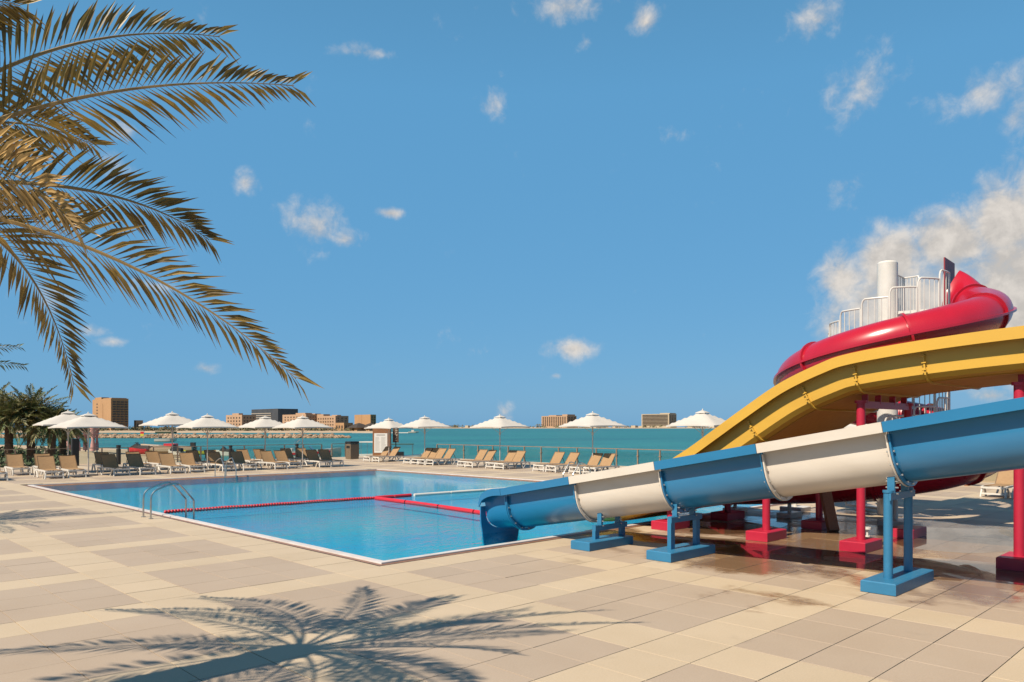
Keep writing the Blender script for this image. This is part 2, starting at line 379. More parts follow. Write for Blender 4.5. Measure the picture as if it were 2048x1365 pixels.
# ---------------------------------------------------------------- sea, sand, far land
SEA_Z = -1.5
b = MB(); S = 40000.0
b.add([(-S, -S, SEA_Z), (S, -S, SEA_Z), (S, S, SEA_Z), (-S, S, SEA_Z)], [(0, 1, 2, 3)])
struct(b.build('sea', M_SEA))
PX0, PX1, PY0, PY1 = 6.8, 21.7, 9.8, 31.75          # centre line of the white strip round the pool
DX0, DX1, DY0, DY1 = -9.0, 33.3, -9.0, 47.3          # the deck

shore = [(19, 47.4), (24, 60), (31, 76), (43, 100), (46, 125), (44, 150), (30, 172), (-10, 196), (-90, 215)]
b = MB(); nseg = 12; inner = [(-100, 47.4)] * 0
pts = catmull([Vector(q) for q in shore], 5); rows = []
for q in pts:
    base = Vector((-9 - (q.y - 47.4) * .55, 47.35 + (q.y - 47.4) * .35))
    row = []
    for k in range(13):
        t = k / 12; w = base.lerp(q, t); dd = (q - w).length
        z = SEA_Z - .25 + min(dd * .055, 1.25) + .10 * math.sin(w.x * .9) * math.sin(w.y * .7) * min(dd / 10, 1)
        row.append((w.x, w.y, z))
    rows.append(row)
b.loft(rows, caps=False, closed=False)
struct(b.build('sand', M_SAND, smooth=60))

def land(name, px0, px1, yb, depth, h, m_):
    """low strip of coast whose waterline shows at photograph row yb"""
    d = (CAM_H - SEA_Z) * FOC / (yb - HORIZON); b = MB(); rows = []
    n = 24
    for i in range(n + 1):
        px = px0 + (px1 - px0) * i / n; k = 1 + .02 * math.sin(i * 1.7)
        A = at(px, HORIZON, d * k); B = at(px, HORIZON, d * k + depth * .06); Cc = at(px, HORIZON, d * k + depth)
        rows.append([(A.x, A.y, SEA_Z - .3), (B.x, B.y, SEA_Z + h), (Cc.x, Cc.y, SEA_Z + h * 1.6), (Cc.x, Cc.y, SEA_Z - 1)])
    b.loft(rows, caps=False, closed=False)
    return struct(b.build(name, m_, smooth=30)), d
_, DL = land('near_coast', -700, 752, 866.2, 260, 1.1, M_SAND)
_, DF = land('far_coast', 800, 2700, 857.3, 700, 2.2, M_SAND)

def foliage(b, c, r, n, size):
    for _ in range(n):
        while True:
            q = Vector((random.uniform(-1, 1), random.uniform(-1, 1), random.uniform(-1, 1)))
            if .25 < q.length < 1: break
        q = Vector((q.x * r[0], q.y * r[1], q.z * r[2])) + Vector(c)
        u = Vector((random.gauss(0, 1), random.gauss(0, 1), random.gauss(0, 1))).normalized(); v = u.orthogonal().normalized(); s = size * random.uniform(.6, 1.3)
        b.add([q - u * s, q + v * s * .7, q + u * s, q - v * s * .7], [(0, 1, 2, 3)])
b = MB()
for i in range(230):
    px = random.uniform(-60, 752); d = DL + random.uniform(25, 75); h = random.uniform(1.0, 2.4) * (.75 if px > 600 else 1)
    p = at(px, HORIZON, d); foliage(b, (p.x, p.y, SEA_Z + 1.4 + h * .5), (random.uniform(1.5, 4), random.uniform(1.5, 4), h), 26, .8)
o = b.build('shore_trees', M_BUSH, kind='stuff'); tag(o, 'belt of dusty green trees along the near coast behind the breakwater', 'trees')
b = MB()
for i in range(240):
    px = random.uniform(820, 2100); d = DF + random.uniform(120, 200); h = random.uniform(4, 10)
    p = at(px, HORIZON, d); foliage(b, (p.x, p.y, SEA_Z + 2 + h * .5), (random.uniform(5, 16), random.uniform(5, 16), h * .8), 14, 3.4)
o = b.build('shore_trees', M_BUSH, kind='stuff'); tag(o, 'thin line of trees on the low far coast across the open sea', 'trees')

# breakwater of piled boulders
bw = thing('breakwater', ground(450, 877, SEA_Z), 'long low breakwater of tan boulders lying across the bay', 'breakwater')
b = MB(); ICO = []
g_ = (1 + 5 ** .5) / 2
for s1 in (-1, 1):
    for s2 in (-1, 1): ICO += [(0, s1, s2 * g_), (s1, s2 * g_, 0), (s2 * g_, 0, s1)]
ICO = [Vector(v).normalized() for v in ICO]
ICF = [(i, j, k) for i in range(12) for j in range(i + 1, 12) for k in range(j + 1, 12)
       if all(abs((ICO[x] - ICO[y]).length - 1.0515) < .02 for x, y in ((i, j), (j, k), (i, k)))]
ICF = [f if (ICO[f[1]] - ICO[f[0]]).cross(ICO[f[2]] - ICO[f[0]]).dot(ICO[f[0]]) > 0 else (f[0], f[2], f[1]) for f in ICF]
def rock(b, c, r):
    sx, sy, sz = random.uniform(.8, 1.3), random.uniform(.8, 1.3), random.uniform(.6, .9); a = random.uniform(0, 6.3)
    vs = []
    for v in ICO:
        k = r * random.uniform(.75, 1.15); x, y = v.x * sx * k, v.y * sy * k
        vs.append((c[0] + x * math.cos(a) - y * math.sin(a), c[1] + x * math.sin(a) + y * math.cos(a), c[2] + v.z * sz * k))
    b.add(vs, ICF)
for i in range(1100):
    px = random.uniform(-120, 700); row = random.choice((0, 0, 1, 1, 2)); d0 = 252 + row * 1.1 + random.uniform(-.4, .4)
    taper = min(1, (703 - px) / 40 + .3)
    p = at(px, HORIZON, d0); rock(b, (p.x, p.y, SEA_Z + (.15 + .45 * row * .9) * taper + random.uniform(-.1, .15)), random.uniform(.5, .9) * (.6 + .4 * taper))
b.build('boulders', M_ROCK, bw, kind='stuff')

# ---------------------------------------------------------------- far buildings (faces square to the pool's axes)
def ratio(px):
    t = (px - 1024) / FOC; return (-t * .69964 + .7145) / (t * .7145 + .69964)
M_TAN = mat('tan_render', (.52, .30, .145), .9, col2=(.46, .265, .13), vscale=.1)
M_PEACH = mat('peach_render', (.56, .36, .225), .9, col2=(.50, .32, .20), vscale=.1)
M_CREAMW = mat('cream_render', (.58, .47, .33), .9, col2=(.52, .42, .30), vscale=.05)
M_GLASSB = mat('dark_curtain_wall', (.060, .060, .065), .35, col2=(.085, .08, .08), vscale=.2)
M_PANE = mat('dark_window', (.095, .070, .052), .4)  # pane colour lightened to put distance haze into it
M_ROOFD = mat('dark_tent_roof', (.050, .038, .030), .9, col2=(.07, .05, .04), vscale=.2)
M_BAND = mat('pale_floor_band', (.42, .37, .31), .8)
class Building:
    def __init__(s, xl, xc, xr, ytop, dist, m_, label, name='hotel_building', base_z=None, cat='building', group=None):
        c = at(xc, HORIZON, dist); s.p0, s.a0 = c.x, c.y
        s.La = c.x * ratio(xl) - c.y; s.Lp = c.y / ratio(xr) - c.x
        s.z0 = SEA_Z + .8 if base_z is None else base_z
        s.z1 = CAM_H + (HORIZON - ytop) * dist / FOC; s.m = m_
        s.t = thing(name, (s.p0, s.a0, s.z0), label, cat, group)
        MB().box((s.p0 + s.Lp / 2, s.a0 + s.La / 2, (s.z0 + s.z1) / 2), (s.Lp, s.La, s.z1 - s.z0)).build('wall', m_, s.t)
    def block(s, u0, u1, v0, v1, z0, z1, name='wing', m_=None):
        """extra volume; u along the shaded side, v along the lit side (fractions), z in storey fractions of the height"""
        H = s.z1 - s.z0; b = MB()
        b.box((s.p0 + s.Lp * (u0 + u1) / 2, s.a0 + s.La * (v0 + v1) / 2, s.z0 + H * (z0 + z1) / 2), (s.Lp * (u1 - u0), s.La * (v1 - v0), H * (z1 - z0)))
        return b.build(name, m_ or s.m, s.t)
    def windows(s, face, nc, nr, u0=.06, u1=.94, z0=.12, z1=.92, fw=.5, fh=.5, m_=None, name='window', depth=.25):
        H = s.z1 - s.z0; L = s.La if face == 'lit' else s.Lp
        cw = L * (u1 - u0) / nc; ch = H * (z1 - z0) / nr; w, h = cw * fw, ch * fh
        sz = (depth, w, h) if face == 'lit' else (w, depth, h)
        me = None
        for i in range(nc):
            for j in range(nr):
                u = L * u0 + cw * (i + .5); z = H * z0 + ch * (j + .5)
                loc = (-depth * .2, u, z) if face == 'lit' else (u, -depth * .2, z)
                if me is None:
                    o = MB().box((0, 0, 0), sz).build(name, m_ or M_PANE); me = o.data; o.parent = s.t; o.location = loc
                else: mesh_obj(name, me, s.t, loc)
DB = DL + 70
tw = Building(185, 222, 257, 797, DB, M_TAN, 'tall tan tower block with a plain sunlit side and dark windowed side', 'tower_block')
tw.block(.05, .5, .55, .92, 1.0, 1.06, 'penthouse'); tw.block(.1, .95, .05, .5, 1.0, 1.02, 'parapet')
tw.block(-.015, .0, .42, .60, .0, .86, 'pilaster')
tw.windows('shade', 4, 11, .06, .97, .10, .93, .80, .55, depth=.5)
tw.windows('lit', 1, 8, .68, .80, .12, .9, .45, .35)
b2 = Building(268, 272, 286, 841, DB + 20, M_PEACH, 'small square house with a flat roof beside the tan tower', 'house'); b2.windows('shade', 2, 1, fh=.4)
hA = Building(452, 484, 512, 830, DB, M_PEACH, 'peach hotel wing with small square windows between tan tower and glass block')
hA.windows('lit', 5, 4, fw=.38, fh=.45); hA.windows('shade', 4, 4, fw=.38, fh=.45); hA.block(.0, .3, .2, .6, 1.0, 1.10, 'stair_tower')
hG = Building(503, 556, 596, 819, DB + 90, M_GLASSB, 'long dark glass hotel block with pale floor bands', 'hotel_building')
for j in range(7):
    H = hG.z1 - hG.z0; z = hG.z0 + H * (.22 + .10 * j)
    MB().box((hG.p0 - .15, hG.a0 + hG.La * .62, z), (.5, hG.La * .76, H * .035)).build('floor_band', M_BAND, hG.t)
hG.block(.0, 1.0, .0, 1.0, 1.0, 1.03, 'roof_edge', M_ROOFD)
hB = Building(565, 612, 645, 829, DB, M_PEACH, 'peach resort hotel with stepped roofs behind the tallest white parasols')
hB.windows('lit', 7, 5, fw=.36, fh=.45); hB.windows('shade', 6, 5, fw=.36, fh=.45); hB.block(.1, .5, .1, .5, 1.0, 1.09, 'roof_pavilion'); hB.block(.55, .9, .0, .3, 1.0, 1.05, 'roof_pavilion')
hC = Building(628, 671, 697, 832, DB - 12, M_PEACH, 'peach balconied hotel wing nearest the dark pointed roofs')
hC.windows('lit', 8, 4, fw=.4, fh=.45); hC.windows('shade', 3, 5, fw=.38, fh=.45); hC.block(.0, .5, .55, 1.0, 1.0, 1.12, 'roof_pavilion'); hC.block(.3, .6, .1, .35, 1.0, 1.06, 'roof_pavilion')
hD = Building(670, 688, 706, 846, DB - 25, M_TAN, 'low tan villa below the peach hotel wing', 'villa'); hD.windows('shade', 3, 1, fh=.4); hD.windows('lit', 3, 1, fh=.4)
hE = Building(709, 741, 752, 829.5, DB + 30, M_TAN, 'plain tan block standing apart above the dark pointed roofs', 'apartment_building')
hE.block(-.02, .0, .55, .62, 0, 1.0, 'pilaster'); hE.windows('shade', 2, 5, fw=.5, fh=.5)
for (cx, w, lab) in ((718, 18, 'dark pointed thatch roof pavilion in front of the plain tan block'), (742, 16, 'second dark thatch pavilion at the tip of the near coast')):
    c = at(cx, HORIZON, DB - 40); t = thing('thatch_pavilion', (c.x, c.y, SEA_Z + .8), lab, 'pavilion'); r = w * (DB - 40) / FOC; zt = CAM_H + 8.5 * (DB - 40) / FOC; zb = CAM_H - 1 * (DB - 40) / FOC
    MB().loft([[(c.x + sx * r * k, c.y + sy * r * k, z) for sx, sy in ((-1, -1), (1, -1), (1, 1), (-1, 1))] for k, z in ((1, zb), (.42, zb + (zt - zb) * .7), (.05, zt))]).build('roof', M_ROOFD, t)
    MB().box((c.x, c.y, (SEA_Z + .8 + zb) / 2), (r * 1.5, r * 1.5, zb - SEA_Z - .8)).build('wall', M_TAN, t)
fA = Building(1083, 1134, 1153, 832, DF + 120, M_PEACH, 'broad peach hotel with rows of windows alone on the far coast', base_z=SEA_Z + 2)
fA.windows('lit', 11, 7, .03, .97, .14, .95, .5, .5, depth=2.0); fA.windows('shade', 3, 6, fw=.7, fh=.6, depth=2.0)
fA.block(.1, .9, .02, .22, 1.0, 1.12, 'roof_pavilion'); fA.block(.1, .9, .45, .75, 1.0, 1.07, 'roof_pavilion')
fB = Building(1283, 1338, 1353, 828, DF + 150, M_CREAMW, 'cream hotel slab with long balcony bands on the far coast', base_z=SEA_Z + 2)
fB.windows('lit', 1, 8, .03, .97, .16, .97, .98, .48, depth=2.0, name='balcony_band'); fB.windows('shade', 3, 8, fw=.6, fh=.5, depth=2.0)
fB.block(-.06, 0, -.1, 1.1, 0, .13, 'podium'); fB.block(.1, .9, .0, .35, 1.0, 1.06, 'plant_room')
# low villas along the far coast
for px, w, lab in ((1185, 12, 'low pale villa on the far coast close beside the broad peach hotel'), (1225, 9, 'tiny pale villa midway between the two far hotels'), (1262, 14, 'low pale villa between the far hotels close to the cream slab'), (1375, 16, 'low pale villa on the slide side of the cream hotel slab'),
                   (1420, 14, 'low pale villa beside the yellow slide on the far coast'), (930, 10, 'tiny pale villa among far trees between two parasols'), (890, 12, 'tiny pale villa at the thin end of the far coast')):
    Building(px, px + w * .6, px + w, 851.5, DF + 100, M_CREAMW, lab, 'villa', base_z=SEA_Z + 2, group='villas on the far coast')

# ---------------------------------------------------------------- deck, slabs and pool
def ring(b, o, i, z0, z1):
    """flat ring between two rectangles (x0, x1, y0, y1), sloping from z0 outside to z1 inside"""
    O = [(o[0], o[2], z0), (o[1], o[2], z0), (o[1], o[3], z0), (o[0], o[3], z0)]; I = [(i[0], i[2], z1), (i[1], i[2], z1), (i[1], i[3], z1), (i[0], i[3], z1)]
    return b.add(O + I, [(k, (k + 1) % 4, 4 + (k + 1) % 4, 4 + k) for k in range(4)])
def rect(d): return (PX0 - d, PX1 + d, PY0 - d, PY1 + d)
b = MB(); ring(b, (DX0, DX1, DY0, DY1), rect(.17), -.03, -.03)
b.add([(DX0, DY0, -.03), (DX1, DY0, -.03), (DX1, DY1, -.03), (DX0, DY1, -.03), (DX0, DY0, -2.2), (DX1, DY0, -2.2), (DX1, DY1, -2.2), (DX0, DY1, -2.2)],
      [(0, 4, 5, 1), (1, 5, 6, 2), (2, 6, 7, 3), (3, 7, 4, 0)])
deck = struct(b.build('deck', M_GROUT))
xl = [5.88 - .66 * k for k in range(22, -1, -1)] + [6.63, 7.37, 8.11, 8.85, 9.53] + [9.53 + .665 * k for k in range(1, 37)]
i0 = xl.index(5.88)
yl = [3.74 + .654 * k for k in range(-19, 67)]
j0 = 19
def cream(i, j): return (i - i0) % 4 == 0 or (j - j0) % 4 == 0
hole = rect(.165); tiles = []
for i in range(len(xl) - 1):
    for j in range(len(yl) - 1):
        x0, x1, y0, y1 = max(xl[i], DX0), min(xl[i + 1], DX1), max(yl[j], DY0), min(yl[j + 1], DY1)
        if x1 - x0 < .05 or y1 - y0 < .05: continue
        if x1 > hole[0] and x0 < hole[1] and y1 > hole[2] and y0 < hole[3]:
            if x0 < hole[0] < x1: x1 = hole[0]
            elif x0 < hole[1] < x1: x0 = hole[1]
            elif y0 < hole[2] < y1: y1 = hole[2]
            elif y0 < hole[3] < y1: y0 = hole[3]
            else: continue
            if x1 - x0 < .04 or y1 - y0 < .04: continue
        cx, cy = (x0 + x1) / 2, (y0 + y1) / 2; dep = cx * FW.x + cy * FW.y; la = cx * RT.x + cy * RT.y
        seen = dep > 4 and abs(la / dep) < .70 and CAM_H / dep < .36
        tiles.append(((1 / dep ** 3) * (x1 - x0) * (y1 - y0) if seen else 0, x0, x1, y0, y1, cream(i, j)))
tiles.sort(key=lambda q: -q[0])
G = .0042; tme = {}
for k, q in enumerate(tiles):
    if k >= 300: break
    _, x0, x1, y0, y1, cr = q
    if cr not in tme:
        bb = MB(); bb.loft([[(sx * s, sy * s, z) for sx, sy in ((-.5, -.5), (.5, -.5), (.5, .5), (-.5, .5))] for s, z in ((1, -.028), (1, -.002), (.996, 0))])
        o = bb.build('paving_slab', M_CREAM if cr else M_GREY); tme[cr] = o.data; C.objects.unlink(o); bpy.data.objects.remove(o)
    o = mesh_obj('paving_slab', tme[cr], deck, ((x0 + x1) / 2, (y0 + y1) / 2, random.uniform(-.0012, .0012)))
    o.scale = (x1 - x0 - 2 * G, y1 - y0 - 2 * G, 1); o.rotation_euler = (random.gauss(0, .0012), random.gauss(0, .0012), 0)
for cr in (True, False):
    bb = MB()
    for q in tiles[300:]:
        if q[5] != cr: continue
        _, x0, x1, y0, y1, _c = q
        bb.add([(x0 + G, y0 + G, -.028), (x1 - G, y0 + G, -.028), (x1 - G, y1 - G, -.028), (x0 + G, y1 - G, -.028), (x0 + G, y0 + G, 0), (x1 - G, y0 + G, 0), (x1 - G, y1 - G, 0), (x0 + G, y1 - G, 0)],
               [(4, 5, 6, 7), (0, 1, 5, 4), (1, 2, 6, 5), (2, 3, 7, 6), (3, 0, 4, 7)])
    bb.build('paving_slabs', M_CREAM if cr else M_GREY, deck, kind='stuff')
WZ = -.03
b = MB(); ring(b, rect(.165), rect(.07), .004, .004); struct(b.build('pool_coping', M_BROWN))
b = MB(); ring(b, rect(.065), rect(-.065), .026, .026); ring(b, rect(.068), rect(.065), -.02, .026); ring(b, rect(-.065), rect(-.068), .026, -.02); struct(b.build('overflow_grating', M_STRIP))
b = MB(); ring(b, rect(-.07), rect(-.26), .002, -.045); struct(b.build('pool_edge_tiles', M_BROWN))
I = rect(-.26); b = MB()
b.add([(I[0], I[2], -.045), (I[1], I[2], -.045), (I[1], I[3], -.045), (I[0], I[3], -.045), (I[0], I[2], -.26), (I[1], I[2], -.26), (I[1], I[3], -.26), (I[0], I[3], -.26)],
      [(0, 1, 5, 4), (1, 2, 6, 5), (2, 3, 7, 6), (3, 0, 4, 7), (4, 5, 6, 7)])
struct(b.build('pool_basin', M_POOLTILE))
W = rect(-.21); b = MB(); b.add([(W[0], W[2], WZ), (W[1], W[2], WZ), (W[1], W[3], WZ), (W[0], W[3], WZ)], [(0, 1, 2, 3)])
struct(b.build('pool_water', M_WATER))

# puddles left by the slides
def puddle(c, rx, ry, seed):
    rnd = random.Random(seed); b = MB(); n = 40; ph = [rnd.uniform(0, 6.3) for _ in range(5)]; vs = []
    for k in range(n):
        a = 2 * math.pi * k / n; f = 1 + sum(.16 / (q * .7 + .6) * math.sin((q + 2) * a + ph[q]) for q in range(5))
        vs.append((c[0] + rx * f * math.cos(a), c[1] + ry * f * math.sin(a), .0035))
    b.add(vs, [tuple(range(n))]); return struct(b.build('puddle', M_PUDDLE))
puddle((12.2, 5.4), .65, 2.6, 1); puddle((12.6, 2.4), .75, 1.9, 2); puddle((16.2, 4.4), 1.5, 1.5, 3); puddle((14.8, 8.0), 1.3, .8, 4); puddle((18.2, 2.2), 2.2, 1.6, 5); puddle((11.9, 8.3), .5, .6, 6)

# ---------------------------------------------------------------- pool ladders and lane ropes
def ladder(x, y, dx, dy, label):
    """two steel hoops; dx, dy points from the deck into the water"""
    t = thing('pool_ladder', (x, y, 0), label, 'ladder'); sx, sy = -dy, dx
    for s in (-.24, .24):
        ox, oy = x + sx * s, y + sy * s
        prof = [(-.50, 0), (-.50, .30), (-.49, .50), (-.44, .60), (-.34, .67), (-.1, .755), (.03, .785), (.10, .775), (.17, .73), (.42, .44), (.47, .37), (.48, .30), (.48, -.25)]
        pts = catmull([Vector(q) for q in prof], 3)
        MB().tube([(ox + dx * u, oy + dy * u, z) for u, z in pts], .021, 8).build('handrail', M_STEEL, t, 40)
        MB().cyl((ox - dx * .5, oy - dy * .5, .001), (ox - dx * .5, oy - dy * .5, .02), .05).build('base_flange', M_STEEL, t, 40)
    for z in (-.12, -.22):
        MB().bar((x + dx * .48 - sx * .24, y + dy * .48 - sy * .24, z), (x + dx * .48 + sx * .24, y + dy * .48 + sy * .24, z), .08, .025).build('step', M_STEEL, t)
ladder(PX0 + .0, 18.5, 1, 0, 'stainless pool ladder on the long pool edge beside the red rope end')
ladder(14.0, PY1, 0, -1, 'stainless pool ladder on the pool edge in front of the shaded loungers')
ladder(PX1, 18.7, -1, 0, 'stainless pool ladder on the pool edge behind the blue and white slide')
def rope(pts, m_, r, label, beads, group=None, wave=.0):
    pts = [Vector(p) for p in pts]; t = thing('lane_rope', pts[0], label, 'lane rope', group)
    L = (pts[-1] - pts[0]).length; d = (pts[-1] - pts[0]).normalized(); sd = Vector((-d.y, d.x, 0))
    if beads:
        b = MB(); s = 0.0
        while s < L:
            c = pts[0] + d * s + sd * (.05 * math.sin(s * .55) + .02 * math.sin(s * 1.7)) + Vector((0, 0, .004 * math.sin(s * 5)))
            b.tube([c, c + d * .015, c + d * .05, c + d * .065], [r * .75, r, r, r * .75], 8); s += .078
        b.build('float_beads', m_, t, 40)
    else:
        n = max(2, int(L / 1.4))
        for k in range(n):
            c0 = pts[0] + d * (L * k / n); c1 = pts[0] + d * (L * (k + 1) / n - .05)
            f = lambda q: q + sd * (.06 * math.sin((q - pts[0]).length * .6))
            path = [f(c0.lerp(c1, u / 4)) for u in range(5)]
            MB().tube(path, r, 10).build('float', m_, t, 40)
    MB().cyl(pts[0], pts[-1], .008, n=6).build('cable', M_STEEL, t)
    return t
rope([(7.08, 19.6, WZ + .02), (13.0, 19.15, WZ + .02)], M_REDROPE, .048, 'red beaded lane rope running from the pool ladder', True)
rope([(13.05, 19.15, WZ + .02), (14.35, 19.05, WZ + .02)], M_REDROPE, .055, 'short red lane rope joining the beaded rope to the white one', False)
rope([(14.4, 19.05, WZ + .02), (21.5, 18.5, WZ + .02)], M_WHROPE, .05, 'white lane rope reaching the pool edge behind the slide', False)
rope([(12.95, 19.0, WZ + .02), (12.5, 12.6, WZ + .02)], M_REDROPE, .06, 'smooth red lane rope running towards the slide exits', False)

# ---------------------------------------------------------------- the blue and white open slide
AX = 10.72
def blue_rim(y): return .906 + .178 * (10.66 - y)
UPV = Vector((0, .178, 1)).normalized()
arc = [(.42 * math.cos(math.pi + math.pi * k / 16), -.36 + .42 * math.sin(math.pi + math.pi * k / 16)) for k in range(17)]
BLUE_CL = [(-.60, -.125), (-.60, 0), (-.425, 0), (-.42, -.12), (-.42, -.25)] + arc + [(.42, -.25), (.42, -.12), (.425, 0), (.60, 0), (.60, -.125)]
BLUE_SH = offset_shell(BLUE_CL, .022)
def blue_ring(y, shell, dz=0.0, sw=1.0): return [Vector((AX + q.x * sw, y, blue_rim(y) + dz)) + UPV * q.y for q in shell]
bs = thing('water_slide', (AX, 3.63, 0), 'open water slide of alternating blue and white trough sections ending in the pool', 'water slide')
joints = [10.66, 8.91, 7.10, 5.35, 3.63, 1.88, .13, -1.62, -3.4]
U_CL = [(-.44, -.15), (-.44, -.26)] + [(x * 1.048, -.36 + (y + .36) * 1.048) for x, y in arc] + [(.44, -.26), (.44, -.15)]
FL_SH = offset_shell([(x * 1.06, y - (.0 if y > -.3 else .022)) for x, y in U_CL], .052)
for k in range(len(joints) - 1):
    y1, y0 = joints[k], joints[k + 1]; m_ = (M_BLUE, M_WHITE)[k % 2]
    sec = MB().loft([blue_ring(y1 + (y0 - y1) * u / 6 + (-.004 if u == 0 else .004 if u == 6 else 0), BLUE_SH) for u in range(7)]).build('trough_section', m_, bs, 35)
    for yy in (y1 - .016, y0 + .016):
        MB().loft([blue_ring(yy - .011, FL_SH), blue_ring(yy + .011, FL_SH)]).build('joint_flange', m_, sec, 35)
    b = MB()
    for q in U_CL[2::2]:
        c = Vector((AX + q[0] * 1.055, y0 + .03, blue_rim(y0 + .03))) + UPV * (q[1] - .012); b.cyl(c, c + Vector((0, .02, 0)), .014, n=6)
        c2 = Vector((AX + q[0] * 1.055, y1 - .03, blue_rim(y1 - .03))) + UPV * (q[1] - .012); b.cyl(c2 - Vector((0, .02, 0)), c2, .014, n=6)
    b.build('bolts', M_BOLT, sec, kind='stuff')
# flared exit with its end plate standing in the water
rings = []; E0, E1 = 10.665, 11.26
for u in range(9):
    t_ = u / 8; y = E0 + (E1 - E0) * t_; drop = .30 * (1 - math.sqrt(max(0, 1 - t_ ** 2.2))); top = blue_rim(E0) - drop; bot = .906 - .80 - .06 * t_
    kk = (top - bot) / .80
    rings.append([Vector((AX + q.x * (1 + .04 * t_), y, top)) + UPV * (q.y * kk) for q in BLUE_SH])
ex = MB().loft(rings).build('exit_section', M_BLUE, bs, 35)
for yy in (E0 + .016,): MB().loft([blue_ring(yy - .011, FL_SH), blue_ring(yy + .011, FL_SH)]).build('joint_flange', M_BLUE, ex, 35)
b = MB(); top = .906 - .30; Uq = [(x, top + (y) * (top - .046) / .80) for x, y in BLUE_CL[3:-3]]; Oq = []
for x, z in Uq:
    if z > .30: Oq.append((-.56 if x < 0 else .56, z))
    else:
        a = x / .42; Oq.append((max(-.56, min(.56, a * .56 * 1.0)), -.34 if abs(a) < .8 else (-.34 + (abs(a) - .8) / .2 * .60)))
for s_, yy in ((1, E1), (-1, E1 + .03)):
    o_ = len(b.v); n_ = len(Uq)
    vs = [(AX + x, yy, z) for x, z in Uq] + [(AX + x, yy, z) for x, z in Oq]
    b.add(vs, [((k, k + 1, n_ + k + 1, n_ + k) if s_ > 0 else (n_ + k, n_ + k + 1, k + 1, k)) for k in range(n_ - 1)])
n2 = 2 * n_
for base in (0, n_):
    b.f += [(base + k, base + k + 1, n2 + base + k + 1, n2 + base + k) for k in range(n_ - 1)]
b.build('end_plate', M_BLUE, bs)
# painted blocks and posts carrying the slide
for (yc, x0, x1, w, sq) in ((3.63, 10.0, 11.43, .43, 0), (6.93, 10.0, 11.3, .46, 1), (8.48, 9.93, 11.15, .42, 1), (.1, 10.0, 11.43, .43, 0), (-2.6, 10.0, 11.43, .43, 0)):
    MB().bevel_box(((x0 + x1) / 2, yc, .078), (x1 - x0, w, .146), .012).build('footing', M_BLUEP, bs, 30)
    zt = blue_rim(yc) - .80 - .10; xa, xb = AX - .37, AX + .37
    for xx in (xa, xb):
        if sq: MB().box((xx, yc, (.15 + zt) / 2), (.11, .07, zt - .15)).build('support_post', M_BLUEP, bs)
        else: MB().cyl((xx, yc, .15), (xx, yc, zt), .056, n=16).build('support_post', M_BLUEP, bs, 40); MB().cyl((xx, yc, zt), (xx, yc, zt + .03), .066, n=16).build('post_cap', M_BLUEP, bs, 40)
    MB().bar((xa - .08, yc - .05, zt - .05), (xb + .08, yc - .05, zt - .05), .025, .09).build('crossbeam', M_BLUEP, bs)
    for xx in (xa + .12, xb - .12):
        MB().box((xx, yc, zt + .10), (.05, .09, .28)).build('clamp', M_BLUEP, bs)
        b = MB()
        for dz in (-.02, .06, .14): b.cyl((xx, yc - .085, zt + dz), (xx, yc + .07, zt + dz), .011, n=6)
        b.build('bolts', M_BOLT, bs, kind='stuff')

# ---------------------------------------------------------------- the wide yellow slide
YX = 14.55
ypts = catmull([Vector(q) for q in ((11.3, .62), (10.75, .63), (10.15, .73), (9.4, 1.02), (8.32, 1.61), (7.71, 2.0), (7.13, 2.38), (6.35, 2.86), (5.63, 3.17), (5.13, 3.31), (4.05, 3.44), (2.67, 3.54), (1.0, 3.60), (-1.0, 3.66), (-3.0, 3.70))], 8)
Y_CL = [(-1.70, -.165), (-1.70, 0), (-1.53, 0), (-1.515, -.5), (-1.45, -.57), (-1.3, -.60)] + [(1.3, -.60), (1.45, -.57), (1.515, -.5), (1.53, 0), (1.70, 0), (1.70, -.165)]
Y_SH = offset_shell(Y_CL, .025)
YF_SH = offset_shell([(-1.555, -.19), (-1.540, -.51), (-1.465, -.595), (-1.3, -.63), (1.3, -.63), (1.465, -.595), (1.540, -.51), (1.555, -.19)], .05)
def yframe(i):
    a, c = ypts[max(i - 1, 0)], ypts[min(i + 1, len(ypts) - 1)]; d = (c - a).normalized(); up = Vector((d.y, -d.x)) if -d.x > 0 else Vector((-d.y, d.x))
    if up.y < 0: up = -up
    return ypts[i], d, up
def yring(i, sh, shift=0.0):
    p, d, up = yframe(i); p = p + d * shift; return [Vector((YX + q.x, p.x + up.x * q.y, p.y + up.y * q.y)) for q in sh]
ys = thing('water_slide', (YX, 5.15, 0), 'wide yellow humped water slide on red posts passing over the wet paving', 'water slide')
jy = [11.3, 10.2, 9.2, 8.2, 7.13, 6.05, 5.08, 4.03, 2.72, 1.5, .3, -.9, -3.0]; ji = [min(range(len(ypts)), key=lambda k: abs(ypts[k].x - y)) for y in jy]
for k in range(len(ji) - 1):
    i0_, i1_ = ji[k], ji[k + 1]
    sec = MB().loft([yring(i, Y_SH) for i in range(i0_, i1_ + 1)]).build('trough_section', M_YEL, ys, 28)
    if k: MB().loft([yring(i0_, YF_SH, -.012), yring(i0_, YF_SH, .012)]).build('joint_flange', M_YEL, sec, 30)
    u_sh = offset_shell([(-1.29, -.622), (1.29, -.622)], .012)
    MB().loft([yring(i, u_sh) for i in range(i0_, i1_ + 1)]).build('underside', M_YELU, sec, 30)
    if k:
        p, d, up = yframe(i0_); b = MB()
        for w in (-.22, -.33, -.44):
            c = Vector((YX - 1.58, p.x + up.x * w, p.y + up.y * w)); e = Vector((0, d.x, d.y)) * .034; b.cyl(c - e, c + e, .010, n=6)
        b.build('bolts', M_YEL, sec, kind='stuff')
